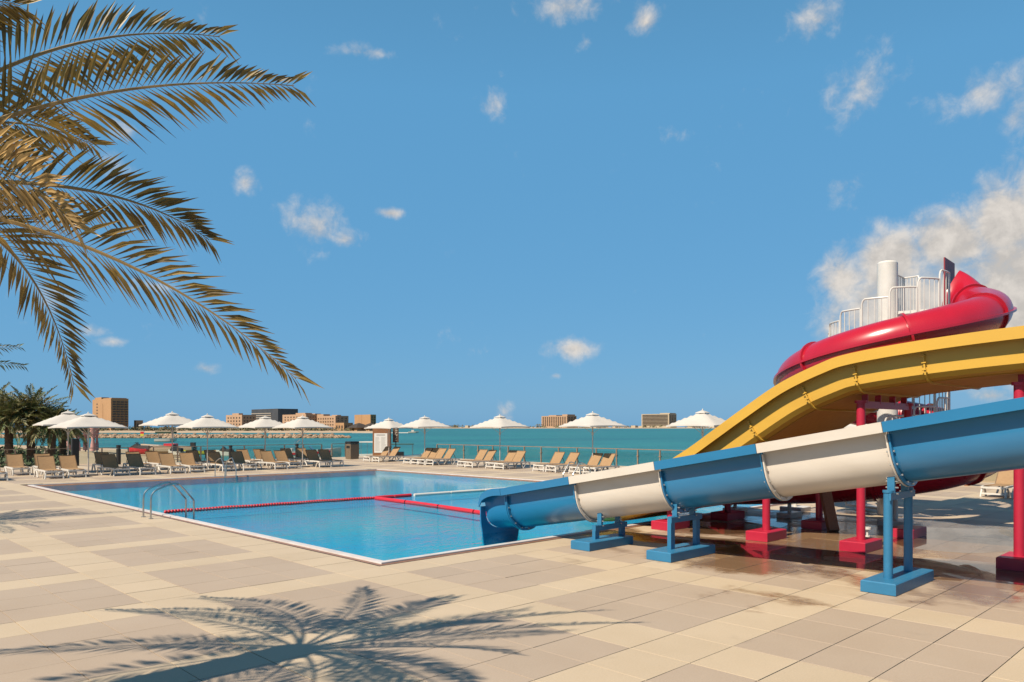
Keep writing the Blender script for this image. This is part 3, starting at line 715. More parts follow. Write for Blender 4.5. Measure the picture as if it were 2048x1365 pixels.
for k in range(3): MB().loft([[Vector((YX - .75 + .75 * k + q[0], yframe(i)[0].x + yframe(i)[2].x * q[1], yframe(i)[0].y + yframe(i)[2].y * q[1])) for q in ((-.06, -.595), (.06, -.595), (.03, -.3), (-.03, -.3))] for i in range(0, len(ypts), 3)]).build('lane_divider', M_YEL, ys, 40)
def yrim(y): return min(ypts, key=lambda q: abs(q.x - y)).y
for yc in (9.0, 6.88, 5.15, 2.84, .6, -1.8):
    zb = yrim(yc) - .66
    for j, xx in enumerate((13.42, 15.72)):
        MB().bevel_box((xx, yc, .09), (.76, .43, .172), .012).build('footing', M_REDP, ys, 30)
        MB().cyl((xx, yc, .17), (xx, yc, zb - .12), .072, n=18).build('support_post', M_REDP, ys, 40)
        MB().cyl((xx, yc, zb - .14), (xx, yc, zb - .09), .10, n=18).build('post_cap', M_REDP, ys, 40)
    MB().bar((13.38, yc, zb - .16), (15.82, yc, zb - .16), .09, .12).build('crossbeam', M_REDP, ys)
    for xx in (13.6, 14.2, 14.9, 15.5): MB().box((xx, yc, zb - .03), (.03, .10, .22)).build('clamp', M_REDP, ys)

# ---------------------------------------------------------------- the red helical tube slide
HC = Vector((19.2, 6.75)); HR = 2.08; TR = .45
TOW = -FW
HZ = [(-50, 5.55), (-20, 5.25), (0, 5.02), (90, 4.18), (180, 3.42), (270, 2.66), (360, 1.90), (450, 1.20), (495.6, .92)]
def hz(th):
    for (t0, z0), (t1, z1) in zip(HZ, HZ[1:]):
        if th <= t1: return z0 + (z1 - z0) * (th - t0) / (t1 - t0)
    return HZ[-1][1]
def hpos(th, r=HR, z=None):
    q = HC + (RT * math.cos(R(th)) + TOW * math.sin(R(th))) * r
    return Vector((q.x, q.y, hz(th) if z is None else z))
rpath = [hpos(th) for th in range(-2, 496, 6)]
for k in range(1, 14):
    t_ = k / 13; rpath.append(Vector((HC.x - HR, HC.y + 5.0 * t_, 0.92 - .44 * t_ ** .8)))
def rframe(i):
    a, c = rpath[max(i - 1, 0)], rpath[min(i + 1, len(rpath) - 1)]; d = (c - a).normalized(); sd = d.cross(Vector((0, 0, 1))).normalized(); return d, sd, sd.cross(d)
def rring(i, rad=TR, n=28, sh=0.0):
    d, sd, up = rframe(i); p = rpath[i] + d * sh
    return [p + (sd * math.cos(2 * math.pi * j / n) + up * math.sin(2 * math.pi * j / n)) * rad for j in range(n)]
rs = thing('tube_slide', (HC.x, HC.y, 0), 'glossy red enclosed tube slide spiralling round the white stair tower', 'water slide')
seg = list(range(0, len(rpath) - 1, 9)) + [len(rpath) - 1]
SEAM = offset_shell([(.43, 0), (.51, 0)], .05); SEAM2 = [Vector((-q.x, q.y)) for q in SEAM]
for k in range(len(seg) - 1):
    i0_, i1_ = seg[k], seg[k + 1]
    sg = MB().loft([rring(i) for i in range(i0_, i1_ + 1)], caps=False).build('tube_section', M_RED, rs, 50)
    for S_ in (SEAM, SEAM2):
        MB().loft([[rpath[i] + rframe(i)[1] * q.x + rframe(i)[2] * q.y for q in S_] for i in range(i0_, i1_ + 1)]).build('seam_flange', M_RED, sg, 40)
    b = MB(); n = 28
    r_in, r_out = [rring(i0_, TR - .01, n, s) for s in (-.025, .025)], [rring(i0_, TR + .055, n, s) for s in (-.025, .025)]
    b.loft([r_in[0], r_out[0], r_out[1], r_in[1]], caps=False); b.build('ring_flange', M_RED, sg, 40)
# flared entrance with a square plate at the platform
def h2(r, w, z): q = HC + RT * r - TOW * w; return Vector((q.x, q.y, z))
PE0, PE1, PE2 = h2(1.93, .74, 5.36), h2(2.24, .46, 5.22), rpath[0]
n = 28; epath = bez(PE0, PE1, PE2, 10); rings = []
for u, c in enumerate(epath):
    t_ = u / 10; dd = (epath[min(u + 1, 10)] - epath[max(u - 1, 0)]).normalized()
    if u == 10: dd = rframe(0)[0]
    ss = dd.cross(Vector((0, 0, 1))).normalized(); uu = ss.cross(dd); ru = .66 * (1 - t_) ** 1.2 + TR * (1 - (1 - t_) ** 1.2)
    ring_ = []
    for j in range(n):
        a = 2 * math.pi * j / n; cu = math.sin(a); co = math.cos(a); tap = 1 - .55 * (1 - t_) * max(cu, 0)
        ring_.append(c + ss * co * TR * tap + uu * (cu * (ru if cu > 0 else TR)))
    rings.append(ring_)
MB().loft(rings, caps=False).build('entrance_hood', M_RED, rs, 50)
d0 = (PE1 - PE0); d0.z = 0; d0.normalize(); s0 = d0.cross(Vector((0, 0, 1))).normalized()
b = MB(); pl = [PE0 + s0 * w_ + Vector((0, 0, h_)) for w_, h_ in ((-.50, -.66), (.50, -.66), (.50, .90), (-.50, .90))]
b.loft([[p - d0 * .035 for p in pl], [p - d0 * .005 for p in pl]]); b.build('entrance_plate', mat('dark_red_plate', (.30, .022, .035), .5), rs)
# legs of the tube slide
for th, col in ((112, M_WPAINT), (205, M_WPAINT)):
    p = hpos(th + 360 if th < 136 else th); lowz = p.z - TR
    q = hpos(th, HR, 0)
    MB().bevel_box((q.x, q.y, .06), (.55, .55, .115), .015).build('base_block', M_WPAINT, rs, 30)
    MB().cyl((q.x, q.y, .115), (q.x, q.y, lowz + .03), .05, n=14).build('support_post', M_WPAINT, rs, 40)
    MB().box((q.x, q.y, lowz + .03), (.30, .30, .03)).build('saddle', M_WPAINT, rs)
for yy in (8.2, 9.6):
    z_ = min(rpath, key=lambda v: (v.xy - Vector((HC.x - HR, yy))).length).z - TR
    MB().bevel_box((HC.x - HR, yy, .06), (.6, .34, .115), .012).build('base_block', M_WPAINT, rs, 30)
    if z_ > .2: MB().cyl((HC.x - HR, yy, .11), (HC.x - HR, yy, z_ + .02), .045, n=12).build('support_post', M_WPAINT, rs, 40)

# ---------------------------------------------------------------- white spiral stair tower
st = thing('stair_tower', (HC.x, HC.y, 0), 'white spiral stair with stepped railings round a thick white column', 'stair tower')
MB().cyl((HC.x, HC.y, 0), (HC.x, HC.y, 6.02), .228, n=32).build('column', M_WPAINT, st, 40)
MB().loft([[(HC.x + r * math.cos(2 * math.pi * j / 32), HC.y + r * math.sin(2 * math.pi * j / 32), z) for j in range(32)] for r, z in ((.228, 6.02), (.20, 6.06), (.1, 6.085), (.02, 6.09))]).build('column_cap', M_WPAINT, st, 40)
SR, STEP, RISE = 1.30, 26.0, .205
def wedge(t0, t1, r0, r1, z0, z1, n=5):
    a = [hpos(t0 + (t1 - t0) * k / n, r1, 0) for k in range(n + 1)] + [hpos(t1 - (t1 - t0) * k / n, r0, 0) for k in range(n + 1)]
    return MB().loft([[Vector((v.x, v.y, z)) for v in a] for z in (z0, z1)])
def panel(t0, t1, zf, nb, name, tl=1.0, corner=True):
    b = MB(); pts = [hpos(t0, SR, zf)] + [hpos(t0, SR, zf + tl - .10)]
    if corner: pts += [hpos(t0 + (t1 - t0) * .05, SR, zf + tl - .03)]
    pts += [hpos(t0 + (t1 - t0) * u, SR, zf + tl) for u in (.12, .3, .5, .7, .88)] + [hpos(t1, SR, zf + tl)]
    b.tube(pts, .021, 8)
    for k in range(1, nb + 1):
        th = t0 + (t1 - t0) * k / (nb + 1); b.cyl(hpos(th, SR, zf), hpos(th, SR, zf + tl), .011, n=6)
    b.cyl(hpos(t1, SR, zf), hpos(t1, SR, zf + tl), .021, n=8)
    return b.build(name, M_WPAINT, st, 40)
PLAT = 4.86; k = 0; th = 36.0; z = PLAT - RISE
while z > .05:
    wedge(th + STEP + 2, th, .22, SR, z - .05, z).build('tread', M_WPAINT, st, 40)
    panel(th + STEP, th + 1.5, z, 3, 'railing_panel', .98); th += STEP; z -= RISE
wedge(34, -47, .22, SR + .02, PLAT - .07, PLAT, 16).build('platform', M_WPAINT, st, 40)
panel(-30, -47, PLAT, 4, 'railing_panel', 1.0, False)
b = MB()
for k in range(9):
    f = k / 8; p = hpos(-47, SR - f * 1.1, PLAT); b.cyl(p, p + Vector((0, 0, 1.0)), .011 if k % 8 else .021, n=6)
b.cyl(hpos(-47, SR, PLAT + 1.0), hpos(-47, .26, PLAT + 1.0), .021, n=8); b.build('railing_panel', M_WPAINT, st, 40)
wedge(-10, -46, SR + .03, 1.95, PLAT - .05, PLAT - .005, 6).build('landing', M_WPAINT, st, 40)
# timber prop and small floor fittings by the slides
pr_ = MB().bar(ground(1667, 1063), at(1646, 962, 15.9), .20, .13).build('timber_prop', M_WOOD); tag(pr_, 'leaning brown timber prop between the red posts under the yellow slide', 'prop')
jet = thing('water_jet', (14.9, 5.6, 0), 'small white water fitting on the wet paving near a red footing', 'fitting')
MB().cyl((14.9, 5.6, .004), (14.9, 5.6, .05), .05, n=14).build('base', M_WPAINT, jet, 40); MB().cyl((14.9, 5.6, .05), (14.9, 5.6, .17), .02, n=10).build('stem', M_WPAINT, jet, 40); MB().cyl((14.9, 5.6, .17), (14.9, 5.6, .21), .07, n=14).build('head', M_WPAINT, jet, 40)

# ---------------------------------------------------------------- glass balustrade along the sea side
def balustrade(a, b_, label, step=1.42, h=.93):
    a, b_ = Vector(a), Vector(b_); L = (b_ - a).length; n = round(L / step); d = (b_ - a) / n; u = d.normalized(); nrm = Vector((-u.y, u.x, 0))
    t = thing('glass_balustrade', a, label, 'balustrade')
    MB().bar(a + Vector((0, 0, h)), b_ + Vector((0, 0, h)), .055, .04).build('handrail', M_BRONZE, t)
    pm = gm = cm = None
    for k in range(n + 1):
        p = d * k
        if pm is None:
            o = MB().box((0, 0, h / 2 - .015), (.065, .065, h - .03)).build('post', M_BRONZE); pm = o.data; o.parent = t; o.location = p
            o = MB().box((0, 0, 0), (.12 + abs(u.x) * .0, .12, .05)).build('glass_clamp', M_BRONZE); cm = o.data; o.parent = t; o.location = p + Vector((0, 0, h * .62))
        else: mesh_obj('post', pm, t, p); mesh_obj('glass_clamp', cm, t, p + Vector((0, 0, h * .62)))
        if k < n:
            c = p + d * .5 + Vector((0, 0, h * .46))
            if gm is None:
                s_ = d.length - .12; o = MB().box((0, 0, 0), (abs(u.x) * s_ + abs(u.y) * .012, abs(u.y) * s_ + abs(u.x) * .012, h * .78)).build('glass_pane', M_GLASS); gm = o.data; o.parent = t; o.location = c
            else: mesh_obj('glass_pane', gm, t, c)
balustrade((DX0 + .2, DY1 - .2, 0), (27.6, DY1 - .2, 0), 'glass balustrade with bronze rail between the loungers and the sandy beach')
balustrade((DX1 - .2, 41.2, 0), (DX1 - .2, -4.0, 0), 'glass balustrade with bronze rail facing the open sea')
balustrade((28.4, DY1 - .2, 0), (30.6, DY1 - .2, 0), 'short glass balustrade run beside the litter bin')

# ---------------------------------------------------------------- loungers
def make_lounger():
    t = thing('sun_lounger', (0, 0, 0), '', 'sun lounger'); w = .31
    b = MB()
    for s in (-1, 1):
        path = [(s * w, .0, .29), (s * w, .25, .315), (s * w, .8, .32), (s * w, 1.4, .32), (s * w, 1.75, .315), (s * w, 1.92, .28)]
        for p, q in zip(path, path[1:]): b.bar(p, q, .05, .06)
    b.bar((-w, .01, .29), (w, .01, .29), .05, .06); b.bar((-w, 1.25, .31), (w, 1.25, .31), .04, .05); b.bar((-w, 1.90, .285), (w, 1.90, .285), .05, .05)
    b.build('frame', M_PLASTIC, t)
    for s in (-1, 1):
        for y0, y1 in ((.42, .02), (1.38, 1.90)):
            ym = y0 + (y1 - y0) * .45; b = MB(); yb = y1 + (y1 - y0) * .10
            b.tube([(s * (w + .02), yb, 0), (s * w, y1 * .9 + yb * .1, .20), (s * w, y1 * .75 + ym * .25, .285), (s * w, (y1 + ym) / 2, .305), (s * w, ym * .8 + y1 * .2, .285), (s * w, ym * .7 + y0 * .3, .2), (s * (w + .01), y0, 0)], .032, 6)
            b.build('leg', M_PLASTIC, t, 50)
    MB().bar((-w, -.01, .11), (w, -.01, .11), .04, .05).build('foot_rail', M_PLASTIC, t)
    b = MB(); rows = [[(x, y, .352 - .025 * math.sin(math.pi * (x + .29) / .58) * math.sin(math.pi * y / 1.22)) for x in (-.29, -.15, 0, .15, .29)] for y in (.0, .2, .5, .8, 1.05, 1.22)]
    b.loft(rows, caps=False, closed=False); b.build('seat_sling', M_SLING, t, 60)
    ca, sa = math.cos(R(52)), math.sin(R(52)); b = MB(); rows = [[(x, 1.20 + ca * v, .35 + sa * v - .02 * math.sin(math.pi * (x + .29) / .58)) for x in (-.29, -.15, 0, .15, .29)] for v in (0, .2, .45, .68)]
    b.loft(rows, caps=False, closed=False); b.build('backrest_sling', M_SLING, t, 60)
    b = MB()
    for s in (-1, 1): b.bar((s * .305, 1.20, .335), (s * .305, 1.20 + ca * .68, .335 + sa * .68), .025, .03); b.bar((s * .27, 1.20 + ca * .42, .32 + sa * .42), (s * .27, 1.66, .31), .02, .02)
    b.bar((-.305, 1.20 + ca * .69, .34 + sa * .69), (.305, 1.20 + ca * .69, .34 + sa * .69), .03, .03)
    b.build('backrest_frame', mat('brown_frame', (.20, .12, .06), .6), t)
    return t
LPROTO = make_lounger(); first_used = [False]
ORD = 'first second third fourth fifth sixth seventh eighth ninth tenth eleventh twelfth thirteenth fourteenth fifteenth sixteenth seventeenth eighteenth nineteenth twentieth twenty-first twenty-second twenty-third'.split(); cnt = {}
def lounger(x, y, rz, label, group):
    o = LPROTO if not first_used[0] else copy_tree(LPROTO); first_used[0] = True
    o.location = (x, y, .001); o.rotation_euler = (0, 0, R(rz)); cnt[group] = cnt.get(group, 0) + 1; o['label'] = label % ORD[cnt[group] - 1]; o['group'] = group
gA = ('tan lounger beside the short pool edge, %s in the front row from the palm clump', 'loungers in front row by the short pool edge')
gB = ('tan lounger of the back row by the beach, %s from the palm clump', 'loungers in back row by the beach')
gC = ('tan lounger along the open sea balustrade, %s counting from the notice totem', 'loungers along the sea balustrade')
for x in (5.7, 6.45, 8.4, 9.3, 10.95, 12.0, 13.35, 14.2, 15.75, 16.75, 18.35, 19.2, 20.85, 21.7): lounger(x + random.uniform(-.05, .05), 35.3 + random.uniform(-.12, .12), random.uniform(-4, 4), *gA)
for x in (7.95, 9.0, 11.5, 13.0, 14.0, 15.9, 16.8, 18.6, 19.6, 21.2, 22.1): lounger(x, 38.6 + random.uniform(-.15, .15), random.uniform(-4, 4), *gB)
for y in (39.5, 38.5, 35.3, 34.6, 33.9, 33.2, 30.6, 29.85, 28.4, 27.6, 25.0, 24.1, 22.6, 21.8, 17.9, 17.1, 15.6, 12.0, 11.2, 9.8, 9.0, 6.2, 5.4): lounger(26.2 + random.uniform(-.12, .12), y, -90 + random.uniform(-4, 4), *gC)

# ---------------------------------------------------------------- parasols
def make_parasol():
    t = thing('parasol', (0, 0, 0), '', 'parasol'); Hs = 1.12; zt, zr = 2.66, 2.10
    MB().cyl((0, 0, .05), (0, 0, 2.72), .027, n=12).build('pole', M_POLE, t, 40)
    MB().bevel_box((0, 0, .035), (.55, .55, .07), .01).build('base', M_STONE, t, 30)
    b = MB(); n = 12; idx = {}; vs = []; fs = []
    for i in range(n + 1):
        for j in range(n + 1):
            u, v = -1 + 2 * i / n, -1 + 2 * j / n; q = max(abs(u), abs(v)); w = min(abs(u), abs(v)) / q if q > 0 else 0
            z = zt - (zt - zr) * (q ** 1.0) - .012 * math.sin(math.pi * q) * (1 - w) + .022 * math.sin(math.pi * q) * w + .03 * q ** 3 * (1 - w ** 2)
            idx[i, j] = len(vs); vs.append((u * Hs, v * Hs, z))
    for i in range(n):
        for j in range(n): fs.append((idx[i, j], idx[i + 1, j], idx[i + 1, j + 1], idx[i, j + 1]))
    edge = [idx[i, 0] for i in range(n)] + [idx[n, j] for j in range(n)] + [idx[i, n] for i in range(n, 0, -1)] + [idx[0, j] for j in range(n, 0, -1)]
    o_ = len(vs)
    for e in edge: vs.append((vs[e][0] * 1.004, vs[e][1] * 1.004, vs[e][2] - .055))
    m_ = len(edge)
    for k in range(m_): fs.append((edge[(k + 1) % m_], edge[k], o_ + k, o_ + (k + 1) % m_))
    b.add(vs, fs); b.build('canopy', M_CANVAS, t, 22)
    MB().loft([[(sx * r, sy * r, z) for sx, sy in ((-1, -1), (0, -1.03), (1, -1), (1.03, 0), (1, 1), (0, 1.03), (-1, 1), (-1.03, 0))] for r, z in ((.23, 2.585), (.225, 2.61), (.10, 2.67), (.02, 2.705))]).build('vent_cap', M_CANVAS, t, 25)
    MB().tube([(0, 0, 2.70), (0, 0, 2.72), (0, 0, 2.745), (0, 0, 2.765)], [.012, .03, .03, .01], 8).build('finial', M_WPAINT, t, 60)
    for sx, sy in ((1, 1), (1, -1), (-1, 1), (-1, -1)):
        rb = MB().bar((0, 0, zt - .07), (sx * Hs * .98, sy * Hs * .98, zr - .005), .022, .022).build('rib', M_POLE, t)
        MB().bar((0, 0, 1.75), (sx * Hs * .5, sy * Hs * .5, (zt + zr) / 2 - .06), .016, .016).build('strut', M_POLE, rb)
    MB().cyl((0, 0, 1.68), (0, 0, 1.80), .05, n=12).build('runner', M_POLE, t, 40)
    return t
PPROTO = make_parasol(); pused = [False]
def parasol(x, y, s, rz, dz, label, tilt=0.0, sxy=1.0):
    o = PPROTO if not pused[0] else copy_tree(PPROTO); pused[0] = True
    o.location = (x, y, .001); o.rotation_euler = (R(tilt), 0, R(rz)); o.scale = (sxy * s, sxy * s, s + dz); cnt[label] = cnt.get(label, 0) + 1; o['label'] = label % ORD[cnt[label] - 1]; o['group'] = 'white parasols'
P1 = 'white parasol over the front lounger row, %s from the palm clump'
P2 = 'white parasol over the back lounger row by the beach, %s from the palms'
P3 = 'white parasol beside the open sea balustrade, %s counting from the notice totem'
for x, y, rz, dz, lab, sxy in ((10.0, 36.5, 3, 0, P1, 1.08), (15.2, 36.5, -2, 0, P1, .98), (20.2, 36.4, 2, -.005, P1, 1.0), (10.0, 39.6, -3, .055, P2, 1.08), (14.7, 39.6, 2, .055, P2, 1.06), (19.7, 39.6, 0, 0, P2, 1.02),
                              (27.6, 39.1, 14, -.02, P3, .95), (27.6, 35.5, -6, .01, P3, 1.02), (27.7, 29.2, 4, .01, P3, 1.0), (27.6, 22.8, -9, .03, P3, 1.0), (27.6, 16.95, 3, .035, P3, .96), (27.7, 10.9, 0, .0, P3, 1.0)):
    parasol(x, y, 1.0, rz, dz, lab, 0, sxy)

# ---------------------------------------------------------------- bin, bollards, signs
bl = [(14.2, 46.2, 1.1, .12, 'black bollard light behind the shaded loungers nearest the beach boats'), (20.6, 46.0, .98, .11, 'black bollard light beside the small white watercraft'),
      (24.9, 45.6, 1.02, .11, 'black bollard light in front of the white motorboat'), (29.2, 45.3, 1.08, .10, 'black bollard light next to the litter bin')]
for x, y, h, r, lab in bl:
    t = thing('bollard_light', (x, y, 0), lab, 'bollard', 'black bollard lights')
    MB().cyl((x, y, 0), (x, y, h * .80), r, n=18).build('body', M_BLACK, t, 40); MB().cyl((x, y, h * .80), (x, y, h * .86), r * .8, n=18).build('lens', mat('bollard_lens', (.12, .12, .11), .2), t, 40); MB().cyl((x, y, h * .86), (x, y, h), r, n=18).build('cap', M_BLACK, t, 40)
t = thing('speaker_column', (12.0, 46.2, 0), 'tall dark speaker column between the cabana and the loungers', 'speaker')
MB().bevel_box((12.0, 46.2, .74), (.34, .26, 1.48), .02).build('body', M_BLACK, t); MB().box((12.0, 46.06, .80), (.28, .02, 1.2)).build('grille', mat('speaker_grille', (.03, .03, .03), .8), t)
t = thing('litter_bin', (27.7, 43.4, 0), 'brown litter bin with dark lid at the corner of the deck', 'bin')
MB().bevel_box((27.7, 43.4, .50), (.62, .62, .98), .02).build('body', mat('bin_brown', (.16, .115, .075), .5, .3), t); MB().bevel_box((27.7, 43.4, 1.10), (.66, .66, .14), .03).build('lid', M_BLACK, t)
b = MB()
for sx in (-.27, .27):
    for sy in (-.27, .27): b.box((27.7 + sx, 43.4 + sy, 1.01), (.04, .04, .04))
b.build('lid_post', M_BLACK, t)
MB().box((27.39 - .005, 43.4, .80), (.012, .40, .16)).build('opening', M_BLACK, t)
# notice totem: faces the pool
sx, sy = 30.9, 44.6; t = thing('notice_totem', (sx, sy, 0), 'orange brown notice totem carrying a white printed panel', 'sign')
rz = R(-45); f = Vector((-math.sin(rz), math.cos(rz), 0)) * -1; rt = Vector((math.cos(rz), math.sin(rz), 0)); c0 = Vector((sx, sy, 0))
MB().box((sx, sy, 1.05), (1.22, .5, 2.1), rz).build('body', M_SIGNBR, t)
c = c0 + f * .262 - rt * .04 + Vector((0, 0, 1.0)); MB().box(c, (.92, .02, 1.36), rz).build('notice_panel', M_PAPER, t)
b = MB(); b.box(c + f * .012 + Vector((0, 0, .56)), (.60, .006, .05), rz); b.build('heading', M_INK, t)
b = MB(); rnd = random.Random(3)
for k in range(16):
    for s_ in (-1, 1):
        w = rnd.uniform(.22, .36); b.box(c + f * .012 + rt * (s_ * .21) - rt * ((.36 - w) / 2) + Vector((0, 0, .40 - k * .062)), (w, .005, .018), rz)
b.build('notice_text', mat('grey_ink', (.45, .43, .40), .7), t)
q = c0 + rt * 1.15 + Vector((0, .3, 0)); t = thing('direction_sign', q, 'dark brown vertical sign board with pale marks beside the notice totem', 'sign')
MB().cyl(q, q + Vector((0, 0, 2.1)), .035, n=10).build('post', M_BLACK, t, 40)
MB().box(q + f * .05 + Vector((0, 0, 1.56)), (.42, .03, 1.06), rz).build('board', mat('dark_sign_board', (.085, .045, .025), .5), t)
b = MB(); rnd = random.Random(5)
for k in range(8):
    b.box(q + f * .068 + rt * rnd.uniform(-.03, .06) + Vector((0, 0, 1.98 - k * .115)), (rnd.uniform(.06, .16), .004, .045), rz)
b.box(q + f * .068 + Vector((0, 0, 1.60)), (.34, .004, .02), rz); b.build('sign_marks', mat('pale_mark', (.6, .52, .42), .7), t)

# ---------------------------------------------------------------- palms
def frond(b_leaf, b_rach, p0, p1, p2, n, ll, width, rnd, droop=.35, fold=.35, r0=.022, stiff=1.0, roll=0.0):
    pts = bez(p0, p1, p2, 22); m_ = len(pts)
    b_rach.tube(pts, [max(.0035, r0 * (1 - i / (m_ - 1)) ** .8) for i in range(m_)], 5)
    side0 = None
    for k in range(n):
        t_ = .16 + .84 * (k + .5) / n; f = t_ * (m_ - 1); i = min(int(f), m_ - 2); p = pts[i].lerp(pts[i + 1], f - i); d = (pts[i + 1] - pts[i]).normalized()
        sd = d.cross(Vector((0, 0, 1)))
        if sd.length < .25 and side0 is not None: sd = side0.copy()
        sd.normalize(); sd = (sd - d * sd.dot(d)).normalized(); side0 = sd.copy(); up = sd.cross(d)
        if roll: cr, sr = math.cos(roll), math.sin(roll); sd, up = sd * cr + up * sr, up * cr - sd * sr
        prof = math.sin(math.pi * (min(.10 + .92 * t_, 1.0)) ** .8) ** .55 if t_ < .97 else .45
        L = ll * max(.35, prof) * rnd.uniform(.85, 1.12)
        for s in (-1, 1):
            fw = .55 + .75 * t_ ** 2 + rnd.uniform(-.15, .15)
            dr = (d * fw + sd * (s * rnd.uniform(.75, 1.0)) + up * (fold * rnd.uniform(.4, 1.6))).normalized()
            g = Vector((0, 0, -1)) * droop * L * rnd.uniform(.5, 1.3) * stiff
            a = p; mid = p + dr * (L * .5) + g * .22; tip = p + dr * L + g
            wv = d.cross(dr).cross(dr); wv = (wv if wv.length > .01 else up).normalized(); w = width * rnd.uniform(.8, 1.15); nn = dr.cross(wv).normalized() * w * .35
            b_leaf.add([a, mid - wv * w - nn * -1, mid, mid + wv * w + nn, tip], [(0, 1, 2), (0, 2, 3), (1, 4, 2), (2, 4, 3)])
def palm_trunk(p, h, r, lean, rnd, t):
    b = MB(); rings = []; n = 16; K = int(h / .085)
    for k in range(K + 1):
        z = h * k / K; c = Vector((p[0] + lean[0] * (z / h) ** 2, p[1] + lean[1] * (z / h) ** 2, p[2] + z)); rr = r * (1.15 - .15 * z / h) * (1 + .15 * max(0, 1 - z / .4))
        ring_ = []
        for j in range(n):
            a = 2 * math.pi * j / n; bump = .10 if (j + (k // 2) % 2 * 1) % 2 == 0 and k % 2 else -.03
            if z > h - .5: bump *= 1.8
            q = rr * (1 + bump + rnd.uniform(-.03, .03)); ring_.append((c.x + q * math.cos(a), c.y + q * math.sin(a), c.z))
        rings.append(ring_)
    b.loft(rings); b.build('trunk', M_BARK, t, 25)
def grow(t, K, fr, m_leaf, n, ll, width, rnd, droop=.35, fold=.35, r0=.022):
    for q in fr:
        p1, p2 = q[0], q[1]; roll = R(q[2]) if len(q) > 2 else R(rnd.uniform(-25, 25))
        bl_, br = MB(), MB(); frond(bl_, br, K, Vector(p1), Vector(p2), n, ll, width, rnd, droop * rnd.uniform(.7, 1.3), fold, r0, roll=roll)
        o = bl_.build('frond', q[3] if len(q) > 3 else m_leaf, t); br.build('rachis', M_RACHIS, o, 60)

# the near palm whose crown hangs over the deck, its trunk just outside the photograph
rnd = random.Random(21); K = Vector((.33, 6.55, 3.62))
pt = thing('palm_tree', (.30, 6.55, 0), 'date palm with long dry olive fronds arching over the deck', 'palm tree')
palm_trunk((.30, 6.55, 0), 3.55, .235, (.03, 0), rnd, pt)
vis = [((20, 20, 5.3), (440, 74, 5.6), 58), ((120, 130, 5.2), (588, 172, 5.35), 50), ((-40, 215, 4.35), (150, 455, 4.15), 62), ((200, 318, 5.7), (418, 480, 6.0), 45), ((240, 430, 5.2), (592, 758, 5.5), 48),
       ((60, 380, 6.2), (148, 770, 6.5), 25), ((-200, -60, 5.0), (40, 12, 5.1), 50), ((-60, 170, 5.9), (185, 290, 6.6), 40)]
fr = [(at(*a_), at(*b_), r_) + ((M_STRAW,) if k == 2 else ()) for k, (a_, b_, r_) in enumerate(vis)]
def ctl(tip, lift): q = (K + Vector(tip)) * .5; q.z = max(K.z, q.z) + lift; return q
for tip, lift in (((.93, 9.4, 3.2), .9), ((.35, 9.5, 2.7), 1.0), ((-.6, 9.3, 3.9), .6), ((-1.9, 8.6, 3.5), .8), ((-2.5, 7.3, 3.1), .9), ((-2.7, 6.2, 3.7), .7), ((-2.4, 4.9, 3.3), .9), ((-1.4, 4.2, 3.4), .8), ((-.4, 3.7, 3.1), .9),
                  ((.35, 3.9, 3.6), .8), ((-1.1, 6.0, 5.7), .1), ((.5, 6.15, 6.4), .1), ((.35, 5.2, 6.1), .1), ((1.15, 8.5, 4.9), .5), ((.45, 7.4, 6.0), .2), ((-1.8, 7.6, 4.9), .4), ((-.9, 5.0, 4.7), .5)):
    fr.append((ctl(tip, lift), tip))
grow(pt, K, fr, M_FROND, 66, .48, .0140, rnd, .18, .34)
# second palm further along the edge, only its frond tips reach into the picture
rnd = random.Random(5); K = Vector((-.75, 20.6, 3.75))
pt = thing('palm_tree', (-.8, 20.6, 0), 'slim date palm beside the deck, its green frond tips above the palm clump', 'palm tree')
palm_trunk((-.8, 20.6, 0), 3.7, .23, (.05, 0), rnd, pt); fr = []
for k in range(26):
    a = k * 2.399; el = -.35 + 1.5 * ((k * .618) % 1); L = 3.1
    tip = K + Vector((math.cos(a) * L * math.cos(el), math.sin(a) * L * math.cos(el), L * math.sin(el) * .75 - .35)); fr.append((ctl(tip, .55), tip))
fr += [(at(-110, 700, 16.5), at(40, 694, 17), 65), (at(-90, 715, 16.6), at(48, 732, 17.5), 65)]
grow(pt, K, fr, M_FRONDG, 40, .42, .016, rnd, .3, .4)
# clump of date palms beyond the balustrade
for i, (px, dist, zc, r, lab) in enumerate(((18, 49, 2.7, 2.4, 'bushy date palm beyond the balustrade with the darkest trunk'), (62, 50, 3.1, 2.5, 'tallest date palm of the clump beyond the balustrade'), (103, 49.5, 2.4, 1.9, 'date palm nearest the parasols with a knobbly trunk'),
                                            (-25, 52, 3.4, 2.6, 'date palm at the outer end of the clump on the beach'), (126, 56, 2.2, 1.9, 'small pale date palm behind the parasols'))):
    rnd = random.Random(40 + i); p = at(px, HORIZON, dist); zb = -.75
    t = thing('palm_tree', (p.x, p.y, zb), lab, 'palm tree', 'date palms beyond the balustrade')
    palm_trunk((p.x, p.y, zb), zc - zb - .1, .22, (rnd.uniform(-.1, .1), rnd.uniform(-.1, .1)), rnd, t); Kk = Vector((p.x, p.y, zc - .15)); fr = []; K = Kk
    for k in range(64):
        a = k * 2.399 + i; el = -.75 + 1.95 * ((k + .5) / 64); L = r * rnd.uniform(.85, 1.15)
        tip = Kk + Vector((math.cos(a) * L * math.cos(el), math.sin(a) * L * math.cos(el), L * math.sin(el) * .9 - .25)); fr.append((ctl(tip, .30), tip))
    grow(t, Kk, fr, M_FRONDG, 30, .46, .034, rnd, .3, .5, .02)
b = MB()
for k in range(26):
    p = at(random.uniform(-60, 128), HORIZON, random.uniform(57, 62)); foliage(b, (p.x, p.y, -.1), (.9, .9, .75), 60, .16)
